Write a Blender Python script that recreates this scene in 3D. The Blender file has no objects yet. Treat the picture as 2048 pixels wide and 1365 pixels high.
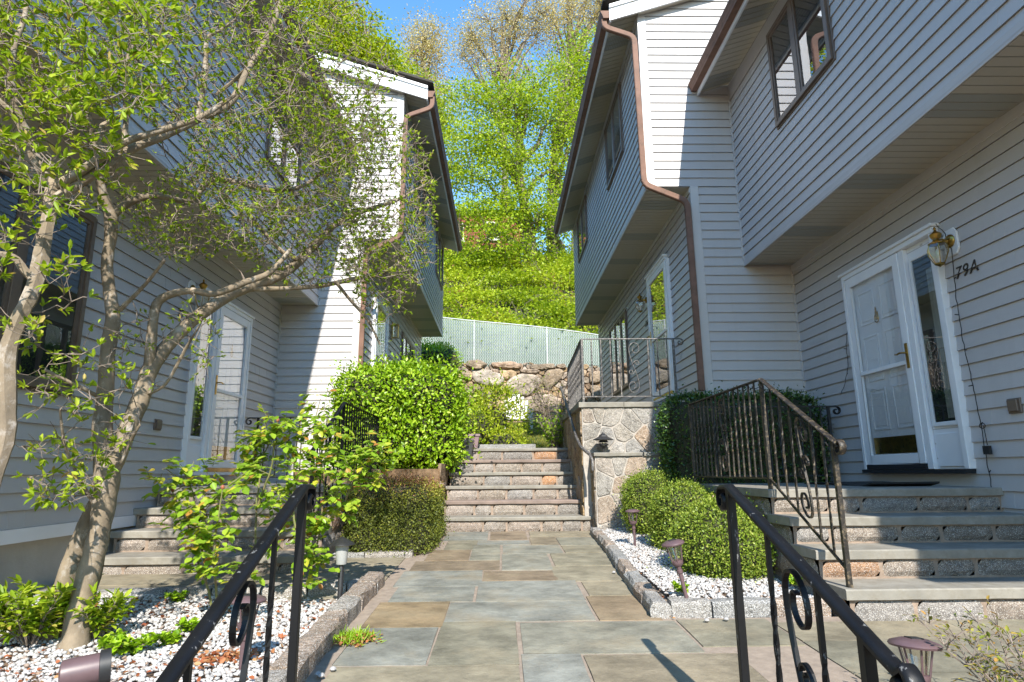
import bpy, bmesh, math, random
import numpy as np
from mathutils import Vector, Matrix
SC = bpy.context.scene
COL = SC.collection
R = random.Random(7)
NR = np.random.default_rng(7)

# ---------------------------------------------------------------- camera
# world: x right, y along the courtyard, z up, origin at the photographer's eye
F_PX, PITCH, YAW, ROLL = 1229.6, 0.20893, 0.018623, -0.008128
cy_, sy_, cp_, sp_ = math.cos(YAW), math.sin(YAW), math.cos(PITCH), math.sin(PITCH)
FW = Vector((sy_*cp_, cy_*cp_, sp_)); RT = Vector((cy_, -sy_, 0)); UP = RT.cross(FW)
RT, UP = RT*math.cos(ROLL)+UP*math.sin(ROLL), UP*math.cos(ROLL)-RT*math.sin(ROLL)
cam = bpy.data.cameras.new("camera"); camo = bpy.data.objects.new("camera", cam); COL.objects.link(camo)
cam.sensor_width = 36; cam.lens = 36*F_PX/2048; cam.clip_start = .05; cam.clip_end = 600
camo.matrix_world = Matrix(((RT.x, UP.x, -FW.x, 0), (RT.y, UP.y, -FW.y, 0), (RT.z, UP.z, -FW.z, 0), (0, 0, 0, 1)))
SC.camera = camo

# ---------------------------------------------------------------- light
LD = Vector((-.15, 1.25, -1)).normalized()          # the way sunlight travels
SUN_EL = math.asin(-LD.z)
w = bpy.data.worlds.new("World"); SC.world = w; w.use_nodes = True
nt = w.node_tree; bg = nt.nodes['Background']
sky = nt.nodes.new('ShaderNodeTexSky'); sky.sky_type = 'NISHITA'; sky.sun_disc = False
sky.sun_elevation = SUN_EL; sky.sun_rotation = math.atan2(-LD.x, -LD.y)
sky.air_density = 1.5; sky.dust_density = 0; sky.ozone_density = 3.5
hs = nt.nodes.new('ShaderNodeHueSaturation'); hs.inputs['Saturation'].default_value = 1.22; nt.links.new(sky.outputs[0], hs.inputs['Color']); nt.links.new(hs.outputs[0], bg.inputs[0]); bg.inputs[1].default_value = .15
sl = bpy.data.lights.new("sun", 'SUN'); sl.energy = 4.0; sl.angle = math.radians(.53); sl.color = (1, .94, .83)
so = bpy.data.objects.new("sun", sl); COL.objects.link(so); so.rotation_euler = LD.to_track_quat('-Z', 'Y').to_euler()
SC.view_settings.view_transform = 'Standard'; SC.view_settings.look = 'None'
SC.view_settings.exposure = 1.16; SC.view_settings.gamma = 1
try:
    SC.cycles.max_bounces = 7; SC.cycles.transparent_max_bounces = 12; SC.cycles.caustics_reflective = False; SC.cycles.caustics_refractive = False
except Exception: pass

# ---------------------------------------------------------------- helpers
def ray(px, py): return RT*((px-1024)/F_PX)+UP*((682.5-py)/F_PX)+FW
def at_y(px, py, y): d = ray(px, py); return d*(y/d.y)
def at_x(px, py, x): d = ray(px, py); return d*(x/d.x)
def at_z(px, py, z): d = ray(px, py); return d*(z/d.z)
PA, PB = -1.0011, .0345                              # the path climbs gently: z = PA + PB*y
def pathz(y): return PA+PB*y
def at_path(px, py): d = ray(px, py); return d*(PA/(d.z-PB*d.y))

def tag(o, label=None, cat=None, group=None, kind=None):
    if label: o['label'] = label
    if cat: o['category'] = cat
    if group: o['group'] = group
    if kind: o['kind'] = kind
    return o
def empty(name, loc, label, cat, group=None):
    o = bpy.data.objects.new(name, None); COL.objects.link(o); o.location = loc; o.empty_display_size = .1
    return tag(o, label, cat, group)
def wloc(o):
    v = Vector((0, 0, 0))
    while o: v += o.location; o = o.parent
    return v
def link(name, me, mat, parent=None):
    o = bpy.data.objects.new(name, me); COL.objects.link(o)
    if mat is not None: me.materials.append(mat)
    if parent is not None: o.parent = parent; o.location = -wloc(parent)
    return o
class MB:
    def __init__(s): s.v = []; s.f = []; s.t = []; s.cur = .5
    def add(s, vs, fs):
        b = len(s.v); s.v += [tuple(v) for v in vs]; s.f += [tuple(i+b for i in f) for f in fs]; s.t += [s.cur]*len(fs); return s
    def quad(s, a, b, c, d): return s.add([a, b, c, d], [(0, 1, 2, 3)])
    def box(s, x0, x1, y0, y1, z0, z1):
        if x0 > x1: x0, x1 = x1, x0
        if y0 > y1: y0, y1 = y1, y0
        return s.add([(x0, y0, z0), (x1, y0, z0), (x1, y1, z0), (x0, y1, z0), (x0, y0, z1), (x1, y0, z1), (x1, y1, z1), (x0, y1, z1)],
                     [(0, 3, 2, 1), (4, 5, 6, 7), (0, 1, 5, 4), (1, 2, 6, 5), (2, 3, 7, 6), (3, 0, 4, 7)])
    def hexa(s, p):   # 8 points, bottom ring then top ring
        return s.add(p, [(0, 3, 2, 1), (4, 5, 6, 7), (0, 1, 5, 4), (1, 2, 6, 5), (2, 3, 7, 6), (3, 0, 4, 7)])
    def prism(s, ring, off):
        n = len(ring); off = Vector(off); r = [Vector(p) for p in ring]
        return s.add(r+[p+off for p in r], [tuple(range(n))[::-1], tuple(range(n, 2*n))]+[(i, (i+1) % n, n+(i+1) % n, n+i) for i in range(n)])
    def tube(s, pts, rad, n=8, cap=True, flat=1.0, up=None, twist=0.0, phase=0.0):
        """sweep; flat scales the second axis (flat bars)."""
        pts = [Vector(p) for p in pts]; m = len(pts)
        if m < 2: return s
        rad = rad if isinstance(rad, (list, tuple)) else [rad]*m
        T = []
        for i in range(m):
            a = pts[max(i-1, 0)]; b = pts[min(i+1, m-1)]; t = (b-a)
            T.append(t.normalized() if t.length > 1e-9 else Vector((0, 0, 1)))
        u = Vector(up) if up is not None else (Vector((0, 0, 1)) if abs(T[0].z) < .9 else Vector((1, 0, 0)))
        vs = []
        for i in range(m):
            if up is not None: u = Vector(up)
            u = (u-T[i]*u.dot(T[i]))
            u = u.normalized() if u.length > 1e-6 else T[i].orthogonal().normalized()
            w_ = T[i].cross(u)
            for k in range(n):
                a = 2*math.pi*(k+.5)/n+phase+twist*i
                vs.append(pts[i]+(u*math.sin(a)*flat+w_*math.cos(a))*rad[i])
        fs = [(i*n+k, i*n+(k+1) % n, (i+1)*n+(k+1) % n, (i+1)*n+k) for i in range(m-1) for k in range(n)]
        if cap: fs += [tuple(range(n))[::-1], tuple((m-1)*n+k for k in range(n))]
        return s.add(vs, fs)
    def lathe(s, c, prof, n=16, sx=1.0, sy=1.0, axis=None):
        c = Vector(c); vs = []
        M = Vector((0, 0, 1)).rotation_difference(Vector(axis).normalized()).to_matrix() if axis is not None else Matrix.Identity(3)
        for r, z in prof:
            for k in range(n):
                a = 2*math.pi*k/n; vs.append(c+M@Vector((r*math.cos(a)*sx, r*math.sin(a)*sy, z)))
        m = len(prof)
        fs = [(i*n+k, i*n+(k+1) % n, (i+1)*n+(k+1) % n, (i+1)*n+k) for i in range(m-1) for k in range(n)]
        fs += [tuple(range(n))[::-1], tuple((m-1)*n+k for k in range(n))]
        return s.add(vs, fs)
    def build(s, name, mat, parent=None, smooth=False, bevel=0, seg=1):
        me = bpy.data.meshes.new(name); me.from_pydata(s.v, [], s.f)
        if len(set(s.t)) > 1:
            at = me.attributes.new('tint', 'FLOAT', 'FACE'); at.data.foreach_set('value', np.array(s.t, 'f'))
        if bevel:
            bm = bmesh.new(); bm.from_mesh(me); bmesh.ops.remove_doubles(bm, verts=bm.verts, dist=1e-5)
            es = [e for e in bm.edges if len(e.link_faces) == 2 and e.calc_face_angle(0) > .6]
            bmesh.ops.bevel(bm, geom=es, offset=bevel, segments=seg, affect='EDGES', clamp_overlap=True); bm.to_mesh(me); bm.free()
        if smooth:
            me.polygons.foreach_set('use_smooth', np.ones(len(me.polygons), bool))
            try: me.set_sharp_from_angle(angle=math.radians(40))
            except Exception: pass
        me.update()
        return link(name, me, mat, parent)
def npmesh(name, V, Fc, mat, parent=None, tint=None, smooth=False):
    """V (n,3), Fc (m,k) numpy."""
    me = bpy.data.meshes.new(name); n, m, k = len(V), len(Fc), Fc.shape[1]
    me.vertices.add(n); me.vertices.foreach_set('co', np.ascontiguousarray(V, 'f').ravel())
    me.loops.add(m*k); me.loops.foreach_set('vertex_index', np.ascontiguousarray(Fc, 'i').ravel())
    me.polygons.add(m); me.polygons.foreach_set('loop_start', np.arange(0, m*k, k, dtype='i'))
    if smooth: me.polygons.foreach_set('use_smooth', np.ones(m, bool))
    me.update(calc_edges=True)
    if tint is not None:
        at = me.attributes.new('tint', 'FLOAT', 'FACE'); at.data.foreach_set('value', np.asarray(tint, 'f'))
    return link(name, me, mat, parent)
def unit(a): return a/np.maximum(np.linalg.norm(a, axis=1, keepdims=True), 1e-9)
def leaves(name, P, D, N, L, mat, parent=None, wid=.45, fine=True, fold=.25, lv=.35, tint=None):
    """leaf blades: P base, D direction, N rough normal, L length (array or float)."""
    P = np.asarray(P, float); n = len(P); D = unit(np.asarray(D, float)); L = np.broadcast_to(np.asarray(L, float), (n,))*NR.uniform(1-lv, 1+lv, n)
    N = np.asarray(N, float); B = unit(np.cross(D, N)+1e-6); N = unit(np.cross(B, D)); L = L[:, None]; W = L*wid*.5
    t = NR.random(n) if tint is None else tint
    if fine:
        f = fold*W; dr = -N*L*.12
        V = np.stack([P, P+D*L*.35+B*W+N*f, P+D*L*.72+B*W*.8+N*f+dr*.4, P+D*L+dr, P+D*L*.72-B*W*.8+N*f+dr*.4, P+D*L*.35-B*W+N*f], 1).reshape(-1, 3)
        i = np.arange(n)[:, None]*6
        Fc = np.concatenate([i+np.array([[0, 1, 2, 3]]), i+np.array([[0, 3, 4, 5]])], 1).reshape(-1, 4); tt = np.repeat(t, 2)
    else:
        V = np.stack([P, P+D*L*.5+B*W+N*W*fold, P+D*L, P+D*L*.5-B*W+N*W*fold], 1).reshape(-1, 3)
        Fc = np.arange(n)[:, None]*4+np.array([[0, 1, 2, 3]]); tt = t
    return npmesh(name, V, Fc, mat, parent, tt)

# ---------------------------------------------------------------- materials
def mat(name):
    m = bpy.data.materials.new(name); m.use_nodes = True; return m, m.node_tree, m.node_tree.nodes['Principled BSDF']
def node(nt, typ, **k):
    n = nt.nodes.new(typ)
    for a, b in k.items():
        if a.startswith('i_'):
            n.inputs[a[2:].replace('_', ' ')].default_value = b
        else: setattr(n, a, b)
    return n
def coords(nt, scale=(1, 1, 1)):
    tc = node(nt, 'ShaderNodeTexCoord'); mp = node(nt, 'ShaderNodeMapping'); mp.inputs['Scale'].default_value = scale
    nt.links.new(tc.outputs['Object'], mp.inputs['Vector']); return mp.outputs[0]
def noise(nt, vec, sc, det=4, rough=.6):
    n = node(nt, 'ShaderNodeTexNoise'); n.inputs['Scale'].default_value = sc; n.inputs['Detail'].default_value = det; n.inputs['Roughness'].default_value = rough
    nt.links.new(vec, n.inputs['Vector']); return n.outputs['Fac']
def ramp(nt, fac, stops):
    r = node(nt, 'ShaderNodeValToRGB'); e = r.color_ramp.elements
    while len(e) > 1: e.remove(e[-1])
    for i, (p, c) in enumerate(stops):
        x = e[0] if i == 0 else e.new(p)
        x.position = p; x.color = (*c, 1) if len(c) == 3 else c
    if fac is not None: nt.links.new(fac, r.inputs[0])
    return r.outputs[0]
def mixc(nt, fac, a, b, mode='MIX'):
    m = node(nt, 'ShaderNodeMix', data_type='RGBA', blend_type=mode)
    if isinstance(fac, (int, float)): m.inputs[0].default_value = fac
    else: nt.links.new(fac, m.inputs[0])
    for i, c in ((6, a), (7, b)):
        if isinstance(c, tuple): m.inputs[i].default_value = (*c, 1) if len(c) == 3 else c
        else: nt.links.new(c, m.inputs[i])
    return m.outputs[2]
def bump(nt, b, h, s=.3, d=.01, prev=None):
    n = node(nt, 'ShaderNodeBump'); n.inputs['Strength'].default_value = s; n.inputs['Distance'].default_value = d
    nt.links.new(h, n.inputs['Height'])
    if prev is not None: nt.links.new(prev, n.inputs['Normal'])
    nt.links.new(n.outputs[0], b.inputs['Normal']); return n.outputs[0]
def plain(name, c, rough=.6, metal=0, var=.12, sc=8, spec=.5, c2=None, th=(.45, .6), bs=0, bsc=60, scale=(1, 1, 1)):
    """base colour with soft wear, optionally a second worn colour in patches."""
    m, nt, b = mat(name); v = coords(nt, scale); n = noise(nt, v, sc, 6)
    lo = tuple(x*(1-var) for x in c); hi = tuple(min(1, x*(1+var)) for x in c)
    col = ramp(nt, n, [(.3, lo), (.7, hi)])
    if c2:
        n2 = noise(nt, v, sc*2.7, 8, .7); f = ramp(nt, n2, [(th[0], (0, 0, 0)), (th[1], (1, 1, 1))]); col = mixc(nt, f, col, c2)
    nt.links.new(col, b.inputs['Base Color']); b.inputs['Roughness'].default_value = rough; b.inputs['Metallic'].default_value = metal
    b.inputs['Specular IOR Level'].default_value = spec
    if bs: bump(nt, b, noise(nt, v, bsc, 5), bs, .004)
    return m
def tinted(name, stops, rough=.8, sc=30, var=.35, spk=None, bs=.5, bsc=80, bd=.004, spec=.3, big=3.0, stain=None):
    """per-piece colour from the 'tint' attribute, mottled inside each piece."""
    m, nt, b = mat(name); v = coords(nt); a = node(nt, 'ShaderNodeAttribute', attribute_name='tint')
    col = ramp(nt, a.outputs['Fac'], stops)
    n = noise(nt, v, sc, 6, .7); g = ramp(nt, n, [(.3, (1-var,)*3), (.7, (1+var*.6,)*3)]); col = mixc(nt, 1.0, col, g, 'MULTIPLY')
    n0 = noise(nt, v, big, 4, .6); g0 = ramp(nt, n0, [(.3, (1-var*.7, 1-var*.75, 1-var*.85)), (.7, (1+var*.3, 1+var*.25, 1+var*.2))]); col = mixc(nt, 1.0, col, g0, 'MULTIPLY')
    if stain:
        ns = noise(nt, v, stain[0], 7, .65); fs = ramp(nt, ns, [(stain[1], (0, 0, 0)), (stain[2], (stain[4],)*3)]); col = mixc(nt, fs, col, stain[3])
    if spk:
        n3 = noise(nt, v, spk[0], 2, .9); f = ramp(nt, n3, [(spk[1], (0, 0, 0)), (spk[1]+.06, (1, 1, 1))]); col = mixc(nt, f, col, spk[2])
        if len(spk) > 3:
            f = ramp(nt, n3, [(1-spk[1]-.06, (1, 1, 1)), (1-spk[1], (0, 0, 0))]); col = mixc(nt, f, col, spk[3])
    nt.links.new(col, b.inputs['Base Color']); b.inputs['Roughness'].default_value = rough; b.inputs['Specular IOR Level'].default_value = spec
    if bs:
        p = bump(nt, b, noise(nt, v, bsc, 6, .7), bs, bd); bump(nt, b, noise(nt, v, bsc*.2, 4), bs, bd*3, p)
    return m
def leafmat(name, stops, trans=.45, rough=.45, spec=.35):
    m, nt, b = mat(name); a = node(nt, 'ShaderNodeAttribute', attribute_name='tint'); col = ramp(nt, a.outputs['Fac'], stops)
    nt.links.new(col, b.inputs['Base Color']); b.inputs['Roughness'].default_value = rough; b.inputs['Specular IOR Level'].default_value = spec
    tr = node(nt, 'ShaderNodeBsdfTranslucent'); c2 = mixc(nt, 1.0, col, (1.0, 1.0, .55), 'MULTIPLY'); nt.links.new(c2, tr.inputs[0])
    mx = node(nt, 'ShaderNodeMixShader'); mx.inputs[0].default_value = trans
    nt.links.new(b.outputs[0], mx.inputs[1]); nt.links.new(tr.outputs[0], mx.inputs[2]); nt.links.new(mx.outputs[0], nt.nodes['Material Output'].inputs[0])
    return m
def glassmat(name, tint=(1, 1, 1), gl=.25, rough=.0, wav=.0):
    m, nt, b = mat(name); nt.nodes.remove(b)
    t = node(nt, 'ShaderNodeBsdfTransparent'); t.inputs[0].default_value = (*tint, 1)
    g = node(nt, 'ShaderNodeBsdfGlossy'); g.inputs['Roughness'].default_value = rough; g.inputs[0].default_value = (.95, .97, 1, 1)
    fr = node(nt, 'ShaderNodeLayerWeight'); fr.inputs['Blend'].default_value = .5
    pw = node(nt, 'ShaderNodeMath', operation='POWER'); pw.inputs[1].default_value = 2.6; nt.links.new(fr.outputs['Facing'], pw.inputs[0])
    ml = node(nt, 'ShaderNodeMath', operation='MULTIPLY_ADD'); ml.inputs[1].default_value = .9-gl; ml.inputs[2].default_value = gl; nt.links.new(pw.outputs[0], ml.inputs[0])
    if wav:
        n = node(nt, 'ShaderNodeBump'); n.inputs['Strength'].default_value = wav; n.inputs['Distance'].default_value = .01
        nt.links.new(noise(nt, coords(nt), 2.2, 2), n.inputs['Height']); nt.links.new(n.outputs[0], g.inputs['Normal'])
    mx = node(nt, 'ShaderNodeMixShader'); nt.links.new(ml.outputs[0], mx.inputs[0])
    nt.links.new(t.outputs[0], mx.inputs[1]); nt.links.new(g.outputs[0], mx.inputs[2]); nt.links.new(mx.outputs[0], nt.nodes['Material Output'].inputs[0])
    return m

def siding_mat(name, c):
    m, nt, b = mat(name); v = coords(nt)
    n = noise(nt, v, 1.1, 5, .6); g = ramp(nt, n, [(.3, tuple(x*.93 for x in c)), (.7, tuple(min(1, x*1.04) for x in c))])
    n2 = noise(nt, coords(nt, (3, 3, .35)), 2.0, 6, .7); f = ramp(nt, n2, [(.55, (0, 0, 0)), (.8, (.35,)*3)])
    g = mixc(nt, f, g, (c[0]*.72, c[1]*.72, c[2]*.68))
    nt.links.new(g, b.inputs['Base Color']); b.inputs['Roughness'].default_value = .42; b.inputs['Specular IOR Level'].default_value = .4
    bump(nt, b, noise(nt, coords(nt, (1, 1, 14)), 9, 4), .18, .004)
    return m
M = {}
M['siding'] = siding_mat('vinyl siding', (.50, .478, .475))
M['soffit'] = siding_mat('vinyl soffit', (.47, .43, .355))
def vent_mat():
    m, nt, b = mat('vented soffit'); v = coords(nt)
    vo = node(nt, 'ShaderNodeTexVoronoi'); vo.inputs['Scale'].default_value = 110; vo.inputs['Randomness'].default_value = 0; nt.links.new(v, vo.inputs['Vector'])
    f = ramp(nt, vo.outputs['Distance'], [(.28, (.06, .06, .06)), (.36, (.33, .33, .30))]); nt.links.new(f, b.inputs['Base Color']); return m
M['vent'] = vent_mat()
M['trim'] = plain('white trim', (.76, .77, .80), .4, var=.05, sc=3)
M['corner'] = plain('vinyl corner trim', (.54, .52, .51), .45, var=.05, sc=3)
M['door'] = plain('white door paint', (.78, .79, .82), .35, var=.03)
M['gutter'] = plain('brown aluminium', (.20, .115, .085), .62, spec=.15, var=.2, sc=4, c2=(.13, .085, .065), th=(.5, .7))
M['frame'] = plain('bronze window frame', (.15, .11, .085), .4, var=.2)
M['roof'] = tinted('shingles', [(0, (.05, .045, .04)), (1, (.10, .09, .08))], sc=50)
M['dark'] = plain('dark interior', (.012, .012, .014), .9)
M['blind'] = plain('window blind', (.30, .30, .29), .7)
M['curtain'] = plain('curtain', (.35, .34, .30), .8, var=.3, sc=20, scale=(1, 6, .2))
M['glass'] = glassmat('window glass', (.86, .89, .88), .24, wav=.05)
M['stormglass'] = glassmat('storm glass', (.96, .97, .97), .10, wav=.03)
M['lampglass'] = glassmat('lamp glass', (.95, .93, .87), .12)
M['brass'] = plain('brass', (.42, .27, .07), .28, 1, .3, 12, c2=(.12, .08, .04), th=(.52, .7))
M['iron'] = plain('black painted iron', (.006, .006, .007), .45, 0, .3, 10, spec=.28, c2=(.15, .15, .15), th=(.62, .65), scale=(1, 1, .4), bs=.25, bsc=30)
M['rust'] = plain('weathered iron', (.020, .016, .013), .5, 0, .4, 14, c2=(.20, .15, .09), th=(.52, .68), bs=.5, bsc=50)
M['grey_iron'] = plain('faded iron', (.07, .065, .065), .5, 0, .3, 14, c2=(.30, .27, .24), th=(.5, .65))
M['tread'] = plain('bluestone tread', (.25, .235, .205), .75, 0, .22, 5, c2=(.20, .18, .145), th=(.45, .7), bs=.4, bsc=40)
M['tread_red'] = plain('purple bluestone', (.23, .175, .15), .75, 0, .2, 5, bs=.4, bsc=40)
M['mortar'] = plain('mortar', (.27, .205, .16), .95, 0, .25, 14, bs=.8, bsc=70)
M['joint'] = plain('path joint mortar', (.28, .225, .18), .95, 0, .2, 18, bs=.6, bsc=90)
STONE = [(0, (.25, .24, .235)), (.2, (.18, .165, .155)), (.38, (.28, .23, .185)), (.55, (.22, .18, .15)), (.7, (.30, .27, .25)), (.85, (.27, .18, .125)), (.95, (.40, .19, .07)), (1, (.13, .12, .12))]
M['mortar_pale'] = plain('pale mortar', (.38, .345, .31), .95, 0, .2, 14, bs=.8, bsc=70)
M['stone'] = tinted('granite block', STONE, .85, 28, .45, (190, .56, (.55, .53, .50), (.10, .09, .09)), .9, 60, .006)
M['field'] = tinted('fieldstone', [(0, (.33, .315, .30)), (.3, (.24, .235, .23)), (.55, (.34, .31, .275)), (.75, (.27, .26, .25)), (.92, (.36, .27, .20)), (1, (.42, .39, .36))], .85, 14, .4, (120, .58, (.6, .57, .52), (.12, .11, .10)), .9, 40, .008)
M['fieldshade'] = tinted('brown fieldstone with painted shade', [(0, (.20, .13, .075)), (.5, (.26, .19, .13)), (1, (.16, .12, .09))], .9, 14, .5, None, .9, 40, .008)  # brown stone for the left wall, darkened in colour to stand in for shade
M['boulder'] = tinted('boulder', [(0, (.44, .30, .15)), (.25, (.33, .28, .24)), (.5, (.46, .34, .20)), (.75, (.38, .26, .18)), (1, (.46, .41, .36))], .9, 4, .6, (50, .6, (.55, .50, .42), (.16, .12, .09)), 1, 14, .03, big=1.2)
M['slab'] = tinted('flagstone', [(0, (.245, .255, .24)), (.2, (.275, .28, .255)), (.4, (.245, .235, .185)), (.6, (.29, .26, .195)), (.8, (.24, .19, .14)), (1, (.31, .235, .145))], .7, 5, .42, None, .8, 26, .006, spec=.3, big=1.3, stain=(2.6, .50, .72, (.27, .22, .145), .6))
M['granite'] = tinted('granite kerb', [(0, (.29, .29, .29)), (.6, (.33, .30, .27)), (1, (.32, .22, .15))], .85, 20, .4, (150, .55, (.52, .52, .52), (.07, .07, .07)), 1, 55, .008)
M['pebble'] = tinted('white pebbles', [(0, (.36, .35, .35)), (.4, (.50, .49, .49)), (.8, (.62, .61, .60)), (.93, (.33, .29, .27)), (1, (.30, .20, .14))], .6, 30, .12, None, .3, 90)
M['soil'] = plain('soil', (.13, .085, .055), .95, 0, .4, 14, c2=(.24, .15, .09), th=(.5, .62), bs=1, bsc=60)
M['grass'] = plain('lawn', (.05, .085, .02), .95, 0, .4, 6, bs=1, bsc=50)
M['hill'] = plain('hill earth', (.06, .06, .03), .95, 0, .5, 1.5, bs=1, bsc=10)
M['concrete'] = plain('rendered foundation', (.40, .38, .35), .9, 0, .12, 4, bs=.6, bsc=45)
M['bark'] = plain('magnolia bark', (.21, .165, .115), .85, 0, .4, 7, c2=(.36, .32, .28), th=(.53, .66), bs=.9, bsc=45, scale=(1, 1, .7))
M['twig'] = plain('twig bark', (.20, .16, .13), .85, 0, .3, 20)
M['tbark'] = plain('tree bark', (.16, .135, .11), .9, 0, .35, 5, bs=1, bsc=12, scale=(1, 1, .3))
M['mag'] = leafmat('magnolia leaf', [(0, (.17, .29, .014)), (.35, (.28, .41, .02)), (.7, (.40, .52, .035)), (.93, (.52, .60, .07)), (1, (.52, .36, .12))], .5)
M['rose'] = leafmat('rose leaf', [(0, (.16, .29, .02)), (.4, (.28, .45, .035)), (.75, (.42, .55, .06)), (.92, (.55, .52, .06)), (1, (.48, .19, .06))], .45, .35)
M['bright'] = leafmat('bright shrub leaf', [(0, (.15, .29, .010)), (.4, (.25, .43, .014)), (.8, (.37, .55, .025)), (1, (.50, .62, .08))], .35, .34, .45)
M['box'] = leafmat('boxwood leaf', [(0, (.10, .16, .015)), (.5, (.20, .29, .03)), (.85, (.32, .40, .05)), (1, (.45, .48, .11))], .3, .45)
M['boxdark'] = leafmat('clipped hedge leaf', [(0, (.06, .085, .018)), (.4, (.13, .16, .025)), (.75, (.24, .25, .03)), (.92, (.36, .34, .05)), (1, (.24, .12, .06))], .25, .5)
M['holly'] = leafmat('holly hedge leaf', [(0, (.025, .06, .012)), (.7, (.055, .12, .02)), (1, (.12, .20, .03))], .2, .35, .5)
M['maple'] = leafmat('maple leaf', [(0, (.14, .24, .010)), (.4, (.30, .42, .018)), (.8, (.44, .55, .03)), (1, (.56, .64, .07))], .5)
M['yellow'] = leafmat('yellow green leaf', [(0, (.22, .30, .012)), (.5, (.36, .44, .02)), (1, (.52, .56, .04))], .55)
M['bud'] = leafmat('budding leaf', [(0, (.42, .33, .17)), (.5, (.56, .47, .25)), (1, (.66, .60, .34))], .4)
M['hillleaf'] = leafmat('hillside leaf', [(0, (.14, .22, .012)), (.4, (.32, .42, .02)), (.8, (.46, .54, .03)), (.95, (.54, .60, .05)), (1, (.3, .16, .07))], .45)
M['redleaf'] = leafmat('fallen leaf', [(0, (.26, .07, .03)), (.6, (.40, .14, .06)), (1, (.42, .26, .12))], .2)
M['azalea'] = leafmat('azalea leaf', [(0, (.20, .26, .04)), (.6, (.38, .38, .06)), (1, (.50, .28, .08))], .4)
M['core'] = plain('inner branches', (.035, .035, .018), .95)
M['plum'] = plain('plum brown plastic', (.115, .072, .078), .42, 0, .12, 12)
M['black'] = plain('black metal', (.02, .02, .022), .5, 0, .3, 20)
M['rubber'] = plain('black rubber', (.015, .015, .015), .8, bs=.6, bsc=120)
M['yellow_strip'] = plain('yellow threshold', (.62, .36, .03), .5)
M['redbrick'] = plain('red brick', (.22, .065, .045), .9, 0, .3, 4, bs=.5, bsc=14)
M['white'] = plain('weathered white paint', (.72, .71, .69), .7, 0, .1, 12, c2=(.48, .42, .38), th=(.58, .68))
M['bulb'] = plain('frosted bulb', (.75, .75, .72), .3)
# ================================================================ houses
EXPO = .1245
def side_x(name, X, s, y0, y1, z0, z1, parent, m='siding', seam=True):
    b = MB(); z = z0
    while z < z1-.01:
        zt = min(z+EXPO, z1); o = .021
        b.quad((X+s*o, y0, z), (X+s*o, y1, z), (X+s*.006, y1, zt), (X+s*.006, y0, zt))
        for _ in range(int((y1-y0)/3.6)+1):
            yj = R.uniform(y0+.3, y1-.3)
            if seam: b.hexa([(X+s*o*.9, yj, z+.001), (X+s*(o+.0022), yj, z+.001), (X+s*(o+.0022), yj+.035, z+.001), (X+s*o*.9, yj+.035, z+.001), (X+s*.005, yj, zt-.003), (X+s*.0082, yj, zt-.003), (X+s*.0082, yj+.035, zt-.003), (X+s*.005, yj+.035, zt-.003)])
        b.quad((X-s*.012, y0, z+.010), (X-s*.012, y1, z+.010), (X+s*(o-.002), y1, z-.001), (X+s*(o-.002), y0, z-.001))
        b.quad((X-s*.012, y0, z), (X-s*.012, y1, z), (X+s*.006, y1, z), (X+s*.006, y0, z))
        z += EXPO
    b.quad((X-s*.0125, y0, z0-.01), (X-s*.0125, y1, z0-.01), (X-s*.0125, y1, z1), (X-s*.0125, y0, z1))
    return b.build(name, M[m], parent)
def side_y(name, Y, xl, xr, z0, z1, parent, sgn=-1):
    b = MB(); z = z0
    while z < z1-.01:
        zt = min(z+EXPO, z1); a, c, a2, c2 = xl(z), xr(z), xl(zt), xr(zt); o = .021
        b.quad((a, Y+sgn*o, z), (c, Y+sgn*o, z), (c2, Y+sgn*.006, zt), (a2, Y+sgn*.006, zt))
        b.quad((a, Y-sgn*.012, z+.010), (c, Y-sgn*.012, z+.010), (c, Y+sgn*(o-.002), z-.001), (a, Y+sgn*(o-.002), z-.001))
        b.quad((a, Y-sgn*.012, z), (c, Y-sgn*.012, z), (c, Y+sgn*.006, z), (a, Y+sgn*.006, z))
        b.quad((a, Y-sgn*.0125, z), (c, Y-sgn*.0125, z), (c2, Y-sgn*.0125, zt), (a2, Y-sgn*.0125, zt)); z += EXPO
    return b.build(name, M['siding'], parent)
def soffit(name, x0, x1, y0, y1, zf, parent, vents=True):
    """grooved panels running across (x), zf(x) height."""
    b = MB(); VS = []; y = y0; k = 0
    while y < y1-.005:
        ye = min(y+.1, y1); vt = vents and k % 12 in (4, 5, 6)
        if vt and (k % 12 == 4 or not VS): VS.append(MB())
        t = VS[-1] if vt else b
        t.quad((x0, y+.006, zf(x0)), (x1, y+.006, zf(x1)), (x1, ye-.006, zf(x1)), (x0, ye-.006, zf(x0)))
        for q in (y, ye):
            b.quad((x0, q-.006, zf(x0)), (x1, q-.006, zf(x1)), (x1, q, zf(x1)+.008), (x0, q, zf(x0)+.008))
            b.quad((x0, q, zf(x0)+.008), (x1, q, zf(x1)+.008), (x1, q+.006, zf(x1)), (x0, q+.006, zf(x0)))
        y += .1; k += 1
    o = b.build(name, M['soffit'], parent)
    for v in VS: v.build('soffit_vent', M['vent'], o)
    return o
def frame_box(b, X, s, y0, y1, z0, z1, wd, d0, d1):
    b.box(X+s*d0, X+s*d1, y0, y0+wd, z0, z1); b.box(X+s*d0, X+s*d1, y1-wd, y1, z0, z1)
    b.box(X+s*d0, X+s*d1, y0+wd, y1-wd, z0, z0+wd); b.box(X+s*d0, X+s*d1, y0+wd, y1-wd, z1-wd, z1)
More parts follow.
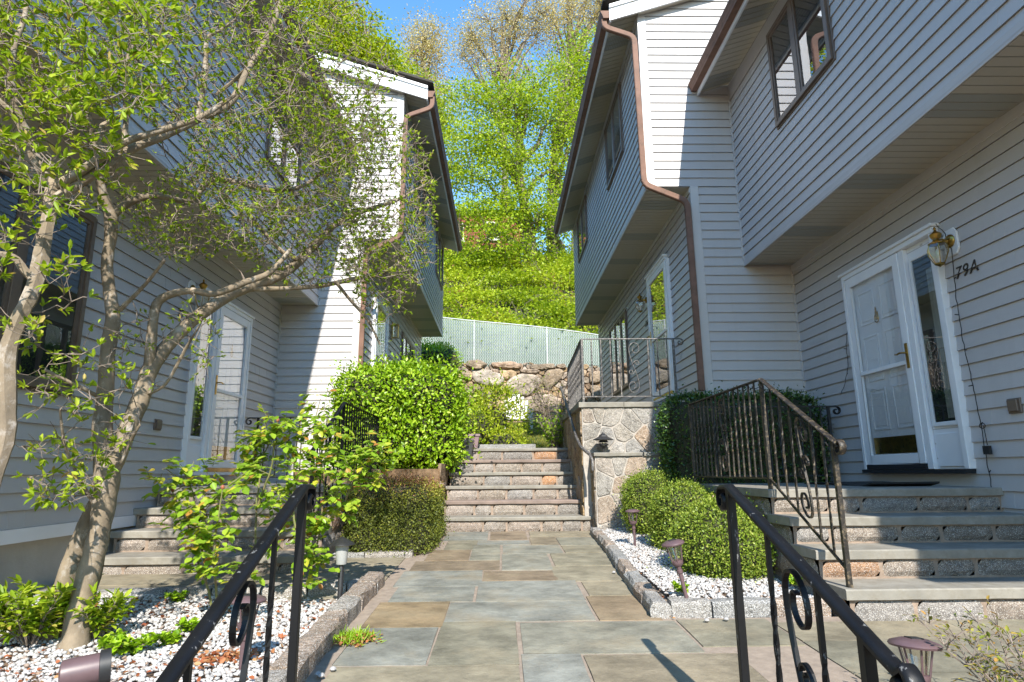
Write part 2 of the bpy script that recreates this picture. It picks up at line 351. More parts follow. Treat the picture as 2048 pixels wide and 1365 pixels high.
def window(X, s, y0, y1, z0, z1, cuts, parent, blind=.0, curtain=False):
    b = MB(); frame_box(b, X, s, y0, y1, z0, z1, .045, -.01, .055)
    frame_box(b, X, s, y0-.02, y1+.02, z0-.02, z1+.02, .02, -.01, .03)
    for c in cuts: b.box(X+s*-.01, X+s*.052, c-.035, c+.035, z0+.045, z1-.045)
    wo = b.build('window', M['frame'], parent, bevel=.003)
    f = MB(); e = [y0+.045]+[q for c in cuts for q in (c-.035, c+.035)]+[y1-.045]
    g = MB()
    for a, c in zip(e[::2], e[1::2]):
        frame_box(f, X, s, a, c, z0+.045, z1-.045, .03, .0, .044)
        g.quad((X+s*.032, a+.03, z0+.075), (X+s*.032, c-.03, z0+.075), (X+s*.032, c-.03, z1-.075), (X+s*.032, a+.03, z1-.075))
    f.build('sash', M['frame'], wo, bevel=.003); g.build('pane', M['glass'], wo)
    MB().box(X+s*.0225, X+s*.0235, y0+.04, y1-.04, z0+.04, z1-.04).build('interior', M['dark'], wo)
    if blind:
        k = MB(); z = z1-.05
        while z > z1-.05-blind*(z1-z0): k.box(X+s*.025, X+s*.028, y0+.08, y1-.08, z-.02, z); z -= .026
        k.build('blind', M['blind'], wo)
    if curtain:
        k = MB()
        for a, c in zip(e[::2], e[1::2]):
            k.box(X+s*.025, X+s*.029, c-.03-.22*(c-a), c-.03, z0+.08, z1-.08); k.box(X+s*.025, X+s*.028, a+.03, a+.03+.12*(c-a), z0+.08, z1-.08)
        k.build('curtain', M['curtain'], wo)
    return wo
def panel_door(X, s, y0, y1, z0, z1, hy, parent, brass_kick=True, side=None, six=True, knocker=True, strip='brass', midrail=.47):
    """storm door over a panelled door; hy = +1 when the handle is on the nearer (small y) side."""
    W = lambda d, y, z: (X+s*d, y, z)
    B = lambda b, d0, d1, a, c, e, f: b.box(X+s*d0, X+s*d1, a, c, e, f)
    c = MB(); ya, yb = (y0, y1) if side is None else (side, y1)
    B(c, -.01, .075, y1-.045, y1, z0, z1); B(c, -.01, .075, ya, yb-.045, z1-.05, z1); B(c, -.01, .06, y0-.075, y0, z0, z1-.05)
    B(c, -.01, .095, ya-.02, yb+.02, z1, z1+.03)
    if side is not None:
        B(c, -.01, .07, side, side+.055, z0, z1-.05); B(c, -.01, .02, side+.055, y0-.075, z0, z1-.05)
    cas = c.build('door_frame', M['trim'], parent, bevel=.004)
    # storm door
    d = MB(); f0, f1 = .038, .068; a, e = y0+.004, y1-.05; zb, zt = z0+.05, z1-.055; st = .085
    for q in ((a, a+st, zb, zt), (e-st, e, zb, zt), (a+st, e-st, zb, zb+.09), (a+st, e-st, zt-.10, zt), (a+st, e-st, zb+midrail*(zt-zb)-.02, zb+midrail*(zt-zb)+.02)):
        B(d, f0, f1, *q)
    sd = d.build('storm_door', M['door'], parent, bevel=.004)
    zm = zb+midrail*(zt-zb)
    g = MB()
    for q0, q1 in ((zb+.09, zm-.02), (zm+.02, zt-.10)): g.quad(W(.050, a+st, q0), W(.050, e-st, q0), W(.050, e-st, q1), W(.050, a+st, q1)); g.build('glass', M['stormglass'], sd)
    h = MB(); hyy = a+st*.5 if hy > 0 else e-st*.5
    B(h, f1, f1+.008, hyy-.016, hyy+.016, zm-.06, zm+.17)
    dr = 1 if hy > 0 else -1
    h.tube([W(f1, hyy, zm+.08), W(f1+.05, hyy, zm+.08), W(f1+.055, hyy+dr*.03, zm+.082), W(f1+.05, hyy+dr*.07, zm+.075), W(f1+.045, hyy+dr*.11, zm+.082)], [.008, .008, .009, .008, .006], 8)
    h.build('handle', M['brass'], sd, smooth=True)
    # inner door, six raised panels
    i = MB(); B(i, -.01, .024, a-.01, e+.01, z0+.04, z1-.05)
    if six:
        wy = (e-a-.36)/2
        for (p0, p1) in ((.17, .38), (.42, .66), (.72, .90)):
            for yy in (a+.13, e-.13-wy):
                zz0, zz1 = zb+p0*(zt-zb), zb+p1*(zt-zb)
                frame_box(i, X, s, yy, yy+wy, zz0, zz1, .018, .024, .031); B(i, .024, .029, yy+.04, yy+wy-.04, zz0+.04, zz1-.04)
    ind = i.build('inner_door', M['door' if six else 'dark'], parent, bevel=.003)
    if brass_kick:
        k = MB(); B(k, .0245, .028, a+.10, e-.10, zb+.10, zb+.26); k.build('kick_plate', M['brass'], ind)
    if knocker:
        k = MB(); ym = (a+e)/2+.03; zk = z0+1.52
        k.lathe(W(.034, ym, zk), [(.012, 0), (.02, .02), (.010, .045), (.014, .06), (.003, .085)], 10, sx=.3)
        k.tube([W(.033, ym+.03*math.sin(t), zk-.035+.045*math.cos(t)) for t in np.linspace(.3, 5.98, 14)], .005, 6); k.box(X+s*.024, X+s*.032, ym-.02, ym+.02, zk-.05, zk+.03)
        k.build('knocker', M['brass'], ind, smooth=True)
    t = MB(); B(t, -.01, .10, ya, y1-.0, z0-.035, z0-.001); t.build('threshold', M['dark'] if strip == 'dark' else M['trim'], parent)
    t = MB(); B(t, .03, .074, a, e, z0+.002, z0+.046); t.build('door_sweep', M[{'yellow': 'yellow_strip', 'brass': 'brass', 'dark': 'dark'}[strip]], sd)
    if side is not None:
        l = MB(); s0, s1 = side+.075, y0-.10
        frame_box(l, X, s, s0, s1, z0+.36, z1-.16, .035, .015, .04); B(l, .015, .03, s0, s1, z0+.02, z0+.30)
        sl_ = l.build('sidelight', M['trim'], parent, bevel=.004)
        MB().quad((X+s*.031, s0+.035, z0+.395), (X+s*.031, s1-.035, z0+.395), (X+s*.031, s1-.035, z1-.195), (X+s*.031, s0+.035, z1-.195)).build('sidelight_glass', M['glass'], sl_)
        MB().box(X+s*.0222, X+s*.0235, s0+.03, s1-.03, z0+.39, z1-.19).build('interior', M['dark'], sl_)
        cu = MB(); cu.box(X+s*.0245, X+s*.027, s0+.05, s0+.13, z0+.42, z1-.32)
        cu.build('curtain', M['curtain'], sl_)
    return sd
def gutter(X, s, y0, y1, z, parent):
    """K style gutter; X = outer face; s = direction from wall outward."""
    prof = [(0, 0), (0, -.02), (-.012, -.045), (-.03, -.075), (-.035, -.115), (-.115, -.115), (-.115, 0), (-.108, 0), (-.108, -.107), (-.04, -.107), (-.022, -.072), (-.008, -.02), (-.008, 0)]
    b = MB(); b.prism([(X+s*a, y0, z+c) for a, c in prof], (0, y1-y0, 0))
    for ye in (y0-.003, y1-.005): b.prism([(X+s*a, ye, z+c) for a, c in prof[:7]], (0, .008, 0))
    return b.build('gutter', M['gutter'], parent)
def downspout(pts, parent):
    b = MB(); P = [Vector(p) for p in pts]; q = [P[0]]
    for i in range(1, len(P)-1):
        a, c = (P[i-1]-P[i]), (P[i+1]-P[i]); ra = min(.09, a.length*.4); rc = min(.09, c.length*.4); A = P[i]+a.normalized()*ra; Cc = P[i]+c.normalized()*rc
        for t in (0, .25, .5, .75, 1): q.append(A*(1-t)**2+P[i]*2*t*(1-t)+Cc*t*t)
    q.append(P[-1])
    b.tube(q, .052, 4, up=(0, 1, 0), flat=.8); 
    return b.build('downspout', M['gutter'], parent, bevel=.006, seg=2)
def post_y(b, x0, x1, Y, z0, z1): b.box(x0, x1, Y-.022, Y+.01, z0, z1)

SL = .34
def near_house(side, label, ye):
    """side=+1 right, -1 left. ground floor, jutting upper storey, shed eave"""
    if side > 0: XL, XU, XG, YR = 3.80, 3.18, 2.605, 7.57
    else: XL, XU, XG, YR = -3.47, -2.89, -2.36, 9.44
    s = -side; r = empty('townhouse', (XL, YR, -.95), label, 'house')
    side_x('ground_floor_wall', XL, s, ye, YR, -.37 if side < 0 else -.92, 2.54, r)
    if side < 0:
        MB().box(XL-.3, XL-.03, ye, 9.44, -1.3, -.30).build('foundation', M['concrete'], r)
        b = MB(); b.box(XL-.05, XL+.03, ye, 6.4, -.47, -.372); b.build('skirt_board', M['trim'], r)
    side_x('upper_floor_wall', XU, s, ye, YR, 2.60, 5.10, r)
    soffit('overhang_soffit', min(XU-s*.0, XL), max(XU, XL), ye, YR, lambda x: 2.595, r)
    b = MB()   # trims: frieze under overhang, base strip, inner corner posts
    b.box(XL-.01, XL+s*.022, ye, YR, 2.50, 2.59); b.box(XU-.01, XU+s*.019, ye, YR, 2.575, 2.66)
    b.box(XL, XL+s*.03, YR-.03, YR, -.3, 2.5); b.box(XU, XU+s*.03, YR-.03, YR, 2.66, 5.15)
    b.box(XU-.01, XU+s*.02, ye, YR, 4.98, 5.20)
    b.box(XU-.02*side, XU+s*.02, ye-.02, ye+.09, 2.575, 5.2)
    b.build('edge_strips', M['siding'], r, bevel=.003)
    # eave: soffit slopes with the rafters
    zf = lambda x: 5.08+SL*abs(x-(XG-s*.12))
    soffit('eave_soffit', min(XG-s*.12, XU), max(XG-s*.12, XU), ye-.25, YR-.02, zf, r)
    MB().box(XG-s*.115, XG-s*.14, ye-.25, YR-.022, 5.05, 5.25).build('fascia', M['trim'], r)
    gutter(XG, s, ye-.25, YR-.03, 5.22, r)
    # roof slab up to the ridge
    x0, x1 = XG-s*.03, XG-s*5.2; z0, z1 = 5.24, 5.24+SL*5.17
    b = MB(); b.hexa([(x0, ye-.25, z0), (x1, ye-.25, z1), (x1, YR-.03, z1), (x0, YR-.03, z0), (x0, ye-.25, z0+.04), (x1, ye-.25, z1+.04), (x1, YR-.03, z1+.04), (x0, YR-.03, z0+.04)])
    b.build('roof', M['roof'], r)
    # gable wall at the near end
    b = MB(); xe = XL-s*5
    b.prism([(XU, ye, 2.6), (XL, ye, 2.6), (XL, ye, -.95), (xe, ye, -.95), (xe, ye, 5.2+SL*4.4), (XU, ye, 5.25)], (0, .1, 0)); b.build('gable_wall', M['siding'], r)
    return r
def far_house(side, label):
    if side > 0: XL, XU, XG, YR, YE, xin = 2.54, 1.963, 1.416, 7.57, 15.5, 3.80
    else: XL, XU, XG, YR, YE, xin = -2.22, -1.64, -1.095, 9.44, 16.8, -3.47
    s = -side; r = empty('townhouse', (XL, YR, -.9), label, 'house')
    zo = 3.70
    side_x('ground_floor_wall', XL, s, YR, YE, .75, 3.63, r)
    side_x('upper_floor_wall', XU, s, YR, YE, zo, 6.35, r)
    ex = XL-s*6
    xa = lambda x: (lambda z: x)
    def lo(z): return XL
    if side > 0:
        side_y('lower_return_wall', YR, xa(XL), xa(xin+.1), -.9, zo-.005, r)
        top = lambda z: XU if z < 6.36 else XU+(z-6.36)/SL
        side_y('upper_return_wall', YR, top, xa(6.5), zo, 7.8, r)
    else:
        side_y('lower_return_wall', YR, xa(xin-.1), xa(XL), -.9, zo-.005, r)
        top = lambda z: XU if z < 6.36 else XU-(z-6.36)/SL
        side_y('upper_return_wall', YR, xa(-6.5), top, zo, 7.8, r)
    b = MB()
    b.box(XL-side*.012, XL+side*.10, YR-.024, YR+.05, .75 if side > 0 else -.9, zo-.0)      # lower corner board
    b.box(XU-side*.012, XU+side*.10, YR-.024, YR+.05, zo-.02, 6.42)
    b.box(XL, XL+s*.02, YR, YE, 3.62, 3.69); b.box(XU, XU+s*.018, YR+.05, YE, zo-.03, zo+.05)
    b.box(XU, XU+s*.02, YR+.05, YE, 6.20, 6.40)
    b.build('corner_board', M['corner'], r, bevel=.003)
    soffit('overhang_soffit', min(XL, XU), max(XL, XU), YR+.0, YE, lambda x: zo-.012, r)
    xo = XG-s*.12; zf = lambda x: 6.19+SL*abs(x-xo)
    soffit('eave_soffit', min(xo, XU), max(xo, XU), YR-.10, YE, zf, r)
    MB().box(xo, xo-s*.022, YR-.12, YE, 6.13, 6.33).build('fascia', M['trim'], r)
    gutter(XG, s, YR-.13, YE-.05, 6.30, r)
    # barge board on the gable, two steps
    def rake(x0, x1, zlo, zhi, ya, yb, nm, m):
        z = lambda x, c: c+SL*abs(x-xo); b = MB()
        b.hexa([(x0, ya, z(x0, zlo)), (x1, ya, z(x1, zlo)), (x1, yb, z(x1, zlo)), (x0, yb, z(x0, zlo)), (x0, ya, z(x0, zhi)), (x1, ya, z(x1, zhi)), (x1, yb, z(x1, zhi)), (x0, yb, z(x0, zhi))])
        return b.build(nm, m, r)
    x9 = xo-s*6
    rake(xo, x9, 6.14, 6.36, YR-.14, YR-.11, 'barge_board', M['trim'])
    rake(xo, x9, 6.33, 6.38, YR-.165, YR-.112, 'drip_board', M['trim'])
    rake(XG-s*.03, x9, 6.385, 6.425, YR-.19, YE+.1, 'roof', M['roof'])
    soffit('rake_soffit', min(XU, x9), max(XU, x9), YR-.11, YR-.0, lambda x: 6.16+SL*abs(x-xo), r, vents=False)
    # far end wall
    b = MB(); b.prism([(XU, YE, zo), (XL, YE, zo), (XL, YE, .3), (ex, YE, .3), (ex, YE, 8.2), (XU, YE, 6.4)], (0, -.08, 0)); b.build('end_wall', M['siding'], r)
    return r
hr = near_house(1, 'near townhouse at right with grey lap siding, bronze upper window and door numbered 79A', -.15)
hl = near_house(-1, 'near townhouse at left behind the magnolia tree with bronze picture window', .2)
fr_ = far_house(1, 'far townhouse at right past the stone terrace with gutter and bent brown downspout')
fl_ = far_house(-1, 'far townhouse at left behind the tall bright shrub')
# openings
window(3.18, -1, 5.07, 6.27, 3.79, 4.98, [5.70], hr)
panel_door(3.80, -1, 5.44, 6.385, -.01, 2.045, 1, hr, side=4.94, strip='dark')
window(-3.47, 1, 2.2, 4.955, .635, 2.12, [2.75, 4.22], hl)
window(-2.89, 1, 6.95, 8.14, 3.79, 4.98, [7.5], hl)
panel_door(-3.47, 1, 7.30, 8.245, .02, 2.07, 1, hl, side=6.80)
window(1.963, -1, 8.80, 10.20, 4.92, 6.10, [9.5], fr_, blind=.5)
window(1.963, -1, 12.90, 14.40, 5.02, 6.10, [13.65], fr_, blind=.3)
panel_door(2.54, -1, 8.80, 9.95, 1.08, 3.17, -1, fr_, six=False, knocker=False, strip='yellow', brass_kick=False)
window(2.54, -1, 11.90, 13.75, 1.63, 3.16, [12.45, 13.1], fr_)
window(-1.64, 1, 14.7, 16.3, 4.9, 6.1, [15.5], fl_)
window(-1.64, 1, 10.9, 12.3, 4.9, 6.1, [11.6], fl_)
panel_door(-2.22, 1, 10.40, 11.52, 1.10, 3.06, -1, fl_, six=False, knocker=False)
window(-2.22, 1, 13.4, 15.25, 1.6, 3.05, [14.0, 14.65], fl_)
downspout([(1.47, 7.50, 6.22), (1.47, 7.50, 6.08), (1.88, 7.50, 5.93), (1.905, 7.50, 3.70), (2.46, 7.50, 3.46), (2.475, 7.50, .95)], fr_)
downspout([(-1.14, 9.36, 6.22), (-1.14, 9.36, 6.02), (-1.58, 9.36, 5.85), (-1.60, 9.36, 3.72), (-2.15, 9.36, 3.45), (-2.165, 9.36, .3)], fl_)
def outlet(X, s, y, z, par):
    b = MB(); b.box(X+s*.012, X+s*.03, y-.06, y+.06, z-.055, z+.055); b.box(X+s*.03, X+s*.045, y-.045, y+.045, z-.04, z+.045); b.build('outlet_cover', M['plum'] if False else M['frame'], par, bevel=.004)
outlet(3.80, -1, at_x(2030, 812, 3.78).y, at_x(2030, 812, 3.78).z, hr)
outlet(-3.47, 1, at_x(315, 850, -3.45).y, at_x(315, 850, -3.45).z, hl)
# house numbers
def number(txt, X, s, y, z, h, parent, nm='house_number'):
    cu = bpy.data.curves.new(nm, 'FONT'); cu.body = txt; cu.size = h/.72; cu.extrude = .004; cu.shear = .25; cu.space_character = 1.15
    t = bpy.data.objects.new(nm+'_tmp', cu); COL.objects.link(t)
    bpy.context.view_layer.update(); me = bpy.data.meshes.new_from_object(t.evaluated_get(bpy.context.evaluated_depsgraph_get()))
    bpy.data.objects.remove(t)
    me.materials.clear()
    if s < 0: me.transform(Matrix(((0, 0, -1, X), (-1, 0, 0, y), (0, 1, 0, z), (0, 0, 0, 1))))     # reads towards the viewer side
    else: me.transform(Matrix(((0, 0, 1, X), (1, 0, 0, y), (0, 1, 0, z), (0, 0, 0, 1))))
    me.name = nm
    return link(nm, me, M['rust'], parent)
p = at_x(1911, 560, 3.782); number('79A', 3.782, -1, p.y, p.z, .10, hr)
p = at_x(354, 632, -3.452); number('77A', -3.452, 1, p.y, p.z, .095, hl)
p = at_x(1291, 655, 2.522); number('79B', 2.522, -1, p.y, p.z, .10, fr_)

# ---------------------------------------------------------------- wall lanterns
def lantern(X, s, y, z, label, back=.10, sq=False):
    r = empty('wall_lantern', (X, y, z), label, 'wall lamp', 'carriage lamps beside the doors')
    W = lambda d, a, c: (X+s*d, y+a, z+c)
    b = MB()
    o = [(-.6, -1), (.6, -1), (1, -.6), (1, .6), (.6, 1), (-.6, 1), (-1, .6), (-1, -.6)]
    b.prism([W(.014, a*back*.78, c*back*1.15+.03) for a, c in o], (s*.02, 0, 0)); b.build('mounting_plate', M['trim'], r, bevel=.004)
    b = MB(); b.lathe(W(.034, 0, .04), [(.055, 0), (.058, .008), (.045, .022), (.02, .03), (.012, .06)], 18, axis=(s, 0, 0))
    b.tube([W(.06, 0, .04), W(.10, 0, .055), W(.13, 0, .05), W(.15, 0, .03)], .010, 8)
    cx = .15
    b.lathe(W(cx, 0, .012), [(.062, 0), (.066, .008), (.045, .018), (.028, .034), (.026, .045), (.038, .062), (.046, .085), (.036, .098), (.014, .112), (.008, .128), (.012, .138), (.002, .155)], 16)
    b.build('bracket', M['brass'], r, smooth=True); b = MB()
    b.lathe(W(cx, 0, -.165), [(.004, -.02), (.012, -.012), (.036, 0), (.04, .006), (.036, .012)], 12)
    b.build('finial', M['brass'], r, smooth=True)
    g = MB(); n = 6; ca = MB()
    prof = [(.062, .012), (.078, -.02), (.076, -.07), (.055, -.12), (.037, -.155)]
    g.lathe(W(cx, 0, 0), prof, n); 
    for k in range(n):
        a = 2*math.pi*k/n; ca.tube([W(cx+rr*math.cos(a)*1.01, rr*math.sin(a)*1.01, zz) for rr, zz in prof], .0035, 5)
    g.build('glass_shade', M['lampglass'], r); ca.build('cage', M['brass'], r, smooth=True)
    MB().lathe(W(cx, 0, -.15), [(.012, 0), (.016, .03), (.02, .07), (.018, .1), (.01, .12), (.004, .125)], 12).build('bulb', M['bulb'], r, smooth=True)
    return r
p = at_x(1905, 492, 3.78); lantern(3.80, -1, p.y, p.z, 'brass carriage lamp with clear glass beside the 79A door')
p = at_x(1296, 605, 2.53); lantern(2.54, -1, p.y, p.z, 'small brass carriage lamp on far right wall above the terrace')
p = at_x(386, 590, -3.45); lantern(-3.47, 1, p.y-.05, p.z, 'carriage lamp on left wall half hidden behind magnolia branch')
p = at_x(783, 663, -2.20)
r = empty('wall_lantern', p, 'square framed brass lantern on far left wall between door and windows', 'wall lamp', 'carriage lamps beside the doors')
b = MB(); x0 = -2.19
for a in (0, .10):
    for c in (-.05, .05): b.box(x0+.02+a, x0+.03+a, p.y+c-.005, p.y+c+.005, p.z-.14, p.z+.13)
for zz in (-.14, .12): b.box(x0+.012, x0+.14, p.y-.06, p.y+.06, p.z+zz, p.z+zz+.012)
b.box(x0+.005, x0+.02, p.y-.06, p.y+.06, p.z-.16, p.z+.18); b.build('lamp_frame', M['brass'], r)
MB().box(x0+.028, x0+.122, p.y-.046, p.y+.046, p.z-.125, p.z+.12).build('glass_shade', M['lampglass'], r)
MB().lathe((x0+.075, p.y, p.z-.12), [(.01, 0), (.016, .05), (.014, .1), (.004, .12)], 10).build('bulb', M['bulb'], r, smooth=True)
# ================================================================ ground, path, stonework
def hx(x0, x1, y0, y1, za, zb, b): b.quad((x0, y0, za), (x1, y0, za), (x1, y1, zb), (x0, y1, zb))
b = MB(); G = 160
hx(-G, G, -G, 1.2, -1.75, -1.75, b); b.quad((-G, 1.2, -1.75), (-.9, 1.2, -1.75), (-.9, 1.2, -1.02), (-G, 1.2, -1.02)); b.quad((1.02, 1.2, -1.75), (G, 1.2, -1.75), (G, 1.2, -1.02), (1.02, 1.2, -1.02))
hx(-G, -.9, 1.2, 2.5, -1.02, -1.02, b); hx(1.02, G, 1.2, 2.5, -1.02, -1.02, b); hx(-.9, 1.02, 1.2, 2.5, -1.75, -1.75, b)
hx(-G, G, 2.5, 9.7, -1.02, -1.02, b); b.quad((-G, 9.7, -1.02), (G, 9.7, -1.02), (G, 9.7, .25), (-G, 9.7, .25))
tag(b.build('ground', M['soil']), kind='structure')
b = MB(); hx(-9, 9, 9.95, 21.6, .27, 1.66, b)
tag(b.build('lawn', M['grass']), kind='structure')
xs = np.linspace(-60, 60, 61); ys = np.array([21.85, 23, 24, 26, 28, 30, 32, 34, 40, 60, 100, 170]); hz = [3.7, 4.7, 5.6, 7.5, 8.9, 10.0, 10.5, 10.8, 11.4, 13, 14, 12]
V = np.array([(x, y, z+NR.normal(0, .12)+.004*abs(x)) for y, z in zip(ys, hz) for x in xs]); n = len(xs)
Fc = np.array([(i*n+j, i*n+j+1, (i+1)*n+j+1, (i+1)*n+j) for i in range(len(ys)-1) for j in range(n-1)])
tag(npmesh('hillside', V, Fc, M['hill'], smooth=True), kind='structure')

def rough_block(b, x0, x1, z0, z1, yf, dep, tint, axis='y', bulge=.012, rnd=.35):
    """one stone standing proud of plane y=yf (towards -y); grid face with rounded outline."""
    n1 = max(3, int((x1-x0)/.035)); n2 = max(3, int((z1-z0)/.035)); cx, cz = (x0+x1)/2, (z0+z1)/2; hw, hh = (x1-x0)/2, (z1-z0)/2
    b.cur = tint; V = []; 
    for j in range(n2+1):
        for i in range(n1+1):
            u, v = 2*i/n1-1, 2*j/n2-1
            rr = rnd*min(hw, hh); X = cx+u*hw; Z = cz+v*hh
            ex, ez = hw-abs(u)*hw, hh-abs(v)*hh
            if ex < rr and ez < rr:
                q = Vector((rr-ex, rr-ez)); L = q.length
                if L > rr: q *= rr/L; X = cx+math.copysign(hw-rr+q.x, u); Z = cz+math.copysign(hh-rr+q.y, v)
            edge = (i in (0, n1)) or (j in (0, n2))
            d = 0 if edge else dep+bulge*(1-u*u)*(1-v*v)+R.uniform(-.004, .004)
            X += R.uniform(-.003, .003); Z += R.uniform(-.002, .002)
            V.append((X, yf-d, Z) if axis == 'y' else (yf-d if axis == 'x' else yf+d, X, Z))
    b.add(V, [(j*(n1+1)+i, j*(n1+1)+i+1, (j+1)*(n1+1)+i+1, (j+1)*(n1+1)+i) for j in range(n2) for i in range(n1)])
def riser(x0, x1, z0, z1, y, parent, tints=None, wmin=.22, wmax=.5):
    b = MB(); b.box(x0, x1, y, y+.2, z0, z1); o = b.build('riser', M['mortar'], parent)
    b = MB(); x = x0+.01; k = 0
    while x < x1-.05:
        wd = min(R.uniform(wmin, wmax), x1-.01-x)
        if x1-.01-x-wd < .12: wd = x1-.01-x
        rough_block(b, x+.012, x+wd-.012, z0+.012, z1-.010, y, .008, tints[k % len(tints)] if tints else R.random()); x += wd; k += 1
    b.build('stone_blocks', M['stone'], o); return o
def slab(b, x0, x1, y0, y1, z0, z1, j=.004):
    """thick slab with slightly chipped edge"""
    n = max(2, int((x1-x0)/.12)); V = []
    for i in range(n+1):
        x = x0+(x1-x0)*i/n; dj = R.uniform(-j, j)
        V += [(x, y0+dj+.004, z0+R.uniform(0, j)), (x, y0+dj, z1-.008), (x, y0+dj+.008, z1), (x, y1, z1), (x, y1, z0)]
    f = [(5*i+k, 5*i+5+k, 5*i+5+(k+1) % 5, 5*i+(k+1) % 5) for i in range(n) for k in range(5)]
    f += [(4, 3, 2, 1, 0), tuple(5*n+k for k in range(5))]
    b.add(V, f)
# ---- centre staircase
CZ = [pathz(7.86)+.0]; r = empty('stone_staircase', (.2, 7.86, CZ[0]), 'wide granite and bluestone steps climbing at the end of the path', 'steps')
lefts = [-.74, -.74, -.74, -.73, -.72, -.72]; rights = [1.13, 1.10, 1.07, 1.06, 1.05, 1.05]
for i in range(6):
    y = 7.89+.354*i; z0 = CZ[0]+.18*i; z1 = z0+.18
    riser(lefts[i], rights[i], z0-.02, z1-.042, y, r, [R.random()*.85 for _ in range(3)]+([.95] if i in (3, 5) else [.5])+[R.random()*.85 for _ in range(3)])
    b = MB(); slab(b, lefts[i]-.015, rights[i]+.0, y-.035, y+.39, z1-.042, z1); b.build('tread', M['tread_red' if i in (1, 4) else 'tread'], r, smooth=False)
ztop = CZ[0]+1.08
b = MB(); b.box(-.72, .55, 9.98, 10.15, ztop-.05, ztop+.075); tag(b.build('granite_curb', M['granite']), 'low granite curb closing the top of the centre steps', 'curb')
# ---- door steps (right 79A, left)
def door_steps(x0, x1, ys, z0, yback, label, wall_s):
    r = empty('door_steps', ((x0+x1)/2, ys[0], z0-.9), label, 'steps', 'stone steps up to the near doors')
    tn = [.3, .62, .5, .9, .1, .35, .75, .2, .55, .45, .05, .95, .3, .62, .1, .5, .25, .7, .38]
    for i in range(4):
        y = ys[3-i]+.03; zt = z0-.18*(3-i); zb = zt-.18
        riser(x0+.03, x1, zb-(.1 if i == 0 else .0), zt-.06, y, r, [R.choice(tn) for _ in range(7)])
        b = MB(); slab(b, x0, x1, y-.035, (y+.34 if i < 3 else yback), zt-.06, zt, .003); b.build('tread' if i < 3 else 'landing', M['tread'], r)
        # cheek stones on the open side
        ex = x0+.03 if wall_s > 0 else x1-.0
    xo = x0+.03 if wall_s > 0 else x1
    b = MB(); 
    for i in range(4):
        y = ys[3-i]+.03; zt = z0-.18*(3-i)-.06; ye = ys[2-i]+.03 if i < 3 else yback
        b.box(min(xo, xo+wall_s*.12), max(xo, xo+wall_s*.12), y+.002, ye, -1.0, zt)
    b.build('side_wall', M['mortar'], r)
    b = MB()
    for i in range(4):
        y = ys[3-i]+.03; zt = z0-.18*(3-i)-.06; ye = yback; z = zt-.18
        a = y+.01
        while a < ye-.1:
            wd = min(R.uniform(.22, .45), ye-a); rough_block(b, a+.01, a+wd-.01, z+.01, zt-.01, xo, .006, R.random(), axis='x' if wall_s > 0 else 'X'); a += wd
    b.build('side_stones', M['stone'], r)
    return r
door_steps(2.00, 3.795, [4.714, 4.397, 4.081, 3.764], -.148, 6.92, 'stone steps with bluestone treads rising to the 79A door at right', 1)
door_steps(-3.46, -1.60, [6.35, 6.03, 5.72, 5.40], -.13, 8.35, 'shaded stone steps behind the roses leading to the left door', -1)

# ---- flagstones
PX = [ # pixel outlines: left-bottom x, right-bottom x, top y, bottom y, tint
 (885, 975, 1064, 1083, .12), (979, 1056, 1064, 1081, .8), (1060, 1193, 1064, 1075, .62), (886, 951, 1083, 1102, .45), (953, 1061, 1083, 1091, .05), (1062, 1119, 1076, 1091, .7), (1120, 1222, 1076, 1092, .35),
 (848, 937, 1102, 1123, .85), (938, 1001, 1092, 1122, .33), (1005, 1128, 1092, 1109, .25), (1130, 1225, 1093, 1107, .5), (1003, 1108, 1110, 1142, .28), (1110, 1243, 1108, 1133, .48),
 (818, 1000, 1124, 1143, .78), (1112, 1262, 1134, 1164, .55), (785, 962, 1144, 1175, .07), (964, 1119, 1144, 1163, .82), (775, 946, 1176, 1206, .10), (950, 1174, 1164, 1205, .12), (1178, 1288, 1165, 1193, .6),
 (720, 884, 1207, 1258, .97), (888, 1194, 1206, 1245, .13), (1198, 1328, 1194, 1243, .88), (662, 852, 1259, 1334, .14), (854, 1040, 1246, 1334, .42), (1046, 1414, 1246, 1310, .32), (620, 1044, 1336, 1400, .58), (1048, 1190, 1311, 1385, .1), (1194, 1560, 1311, 1385, .66)]
b = MB(); g = .004
def flag(b, x0, x1, y0, y1, t, th=.012):
    b.cur = t; z = lambda y: pathz(y)
    n = max(1, int((x1-x0)/.15)); m = max(1, int((y1-y0)/.2)); V = []
    for j in range(m+1):
        for i in range(n+1):
            u, v = i/n, j/m; e = (i in (0, n)) or (j in (0, m))
            x = x0+(x1-x0)*u; y = y0+(y1-y0)*v
            if i in (0, n): x += R.uniform(-.003, .003)
            if j in (0, m): y += R.uniform(-.003, .003)
            V.append((x, y, z(y)+th-(.004 if e else 0)+R.uniform(-.0012, .0012)))
    k = len(V); b.add(V, [(j*(n+1)+i, j*(n+1)+i+1, (j+1)*(n+1)+i+1, (j+1)*(n+1)+i) for j in range(m) for i in range(n)])
    bor = [(x0, y0), (x1, y0), (x1, y1), (x0, y1)]
    for q in range(4):
        a, c = bor[q], bor[(q+1) % 4]; b.quad((a[0], a[1], z(a[1])-.01), (c[0], c[1], z(c[1])-.01), (c[0], c[1], z(c[1])+th-.004), (a[0], a[1], z(a[1])+th-.004))
for (xl, xr, yt, yb, t) in PX:
    p0 = at_path(xl, yb); p1 = at_path(xr, yb); p2 = at_path((xl+xr)/2, yt)
    ym = (p0.y+p1.y)/2
    flag(b, max(p0.x, -.86)+g, min(p1.x, 1.3 if ym > 3.8 else 1.5)-g, ym+g, min(p2.y, 7.88)-g, t)
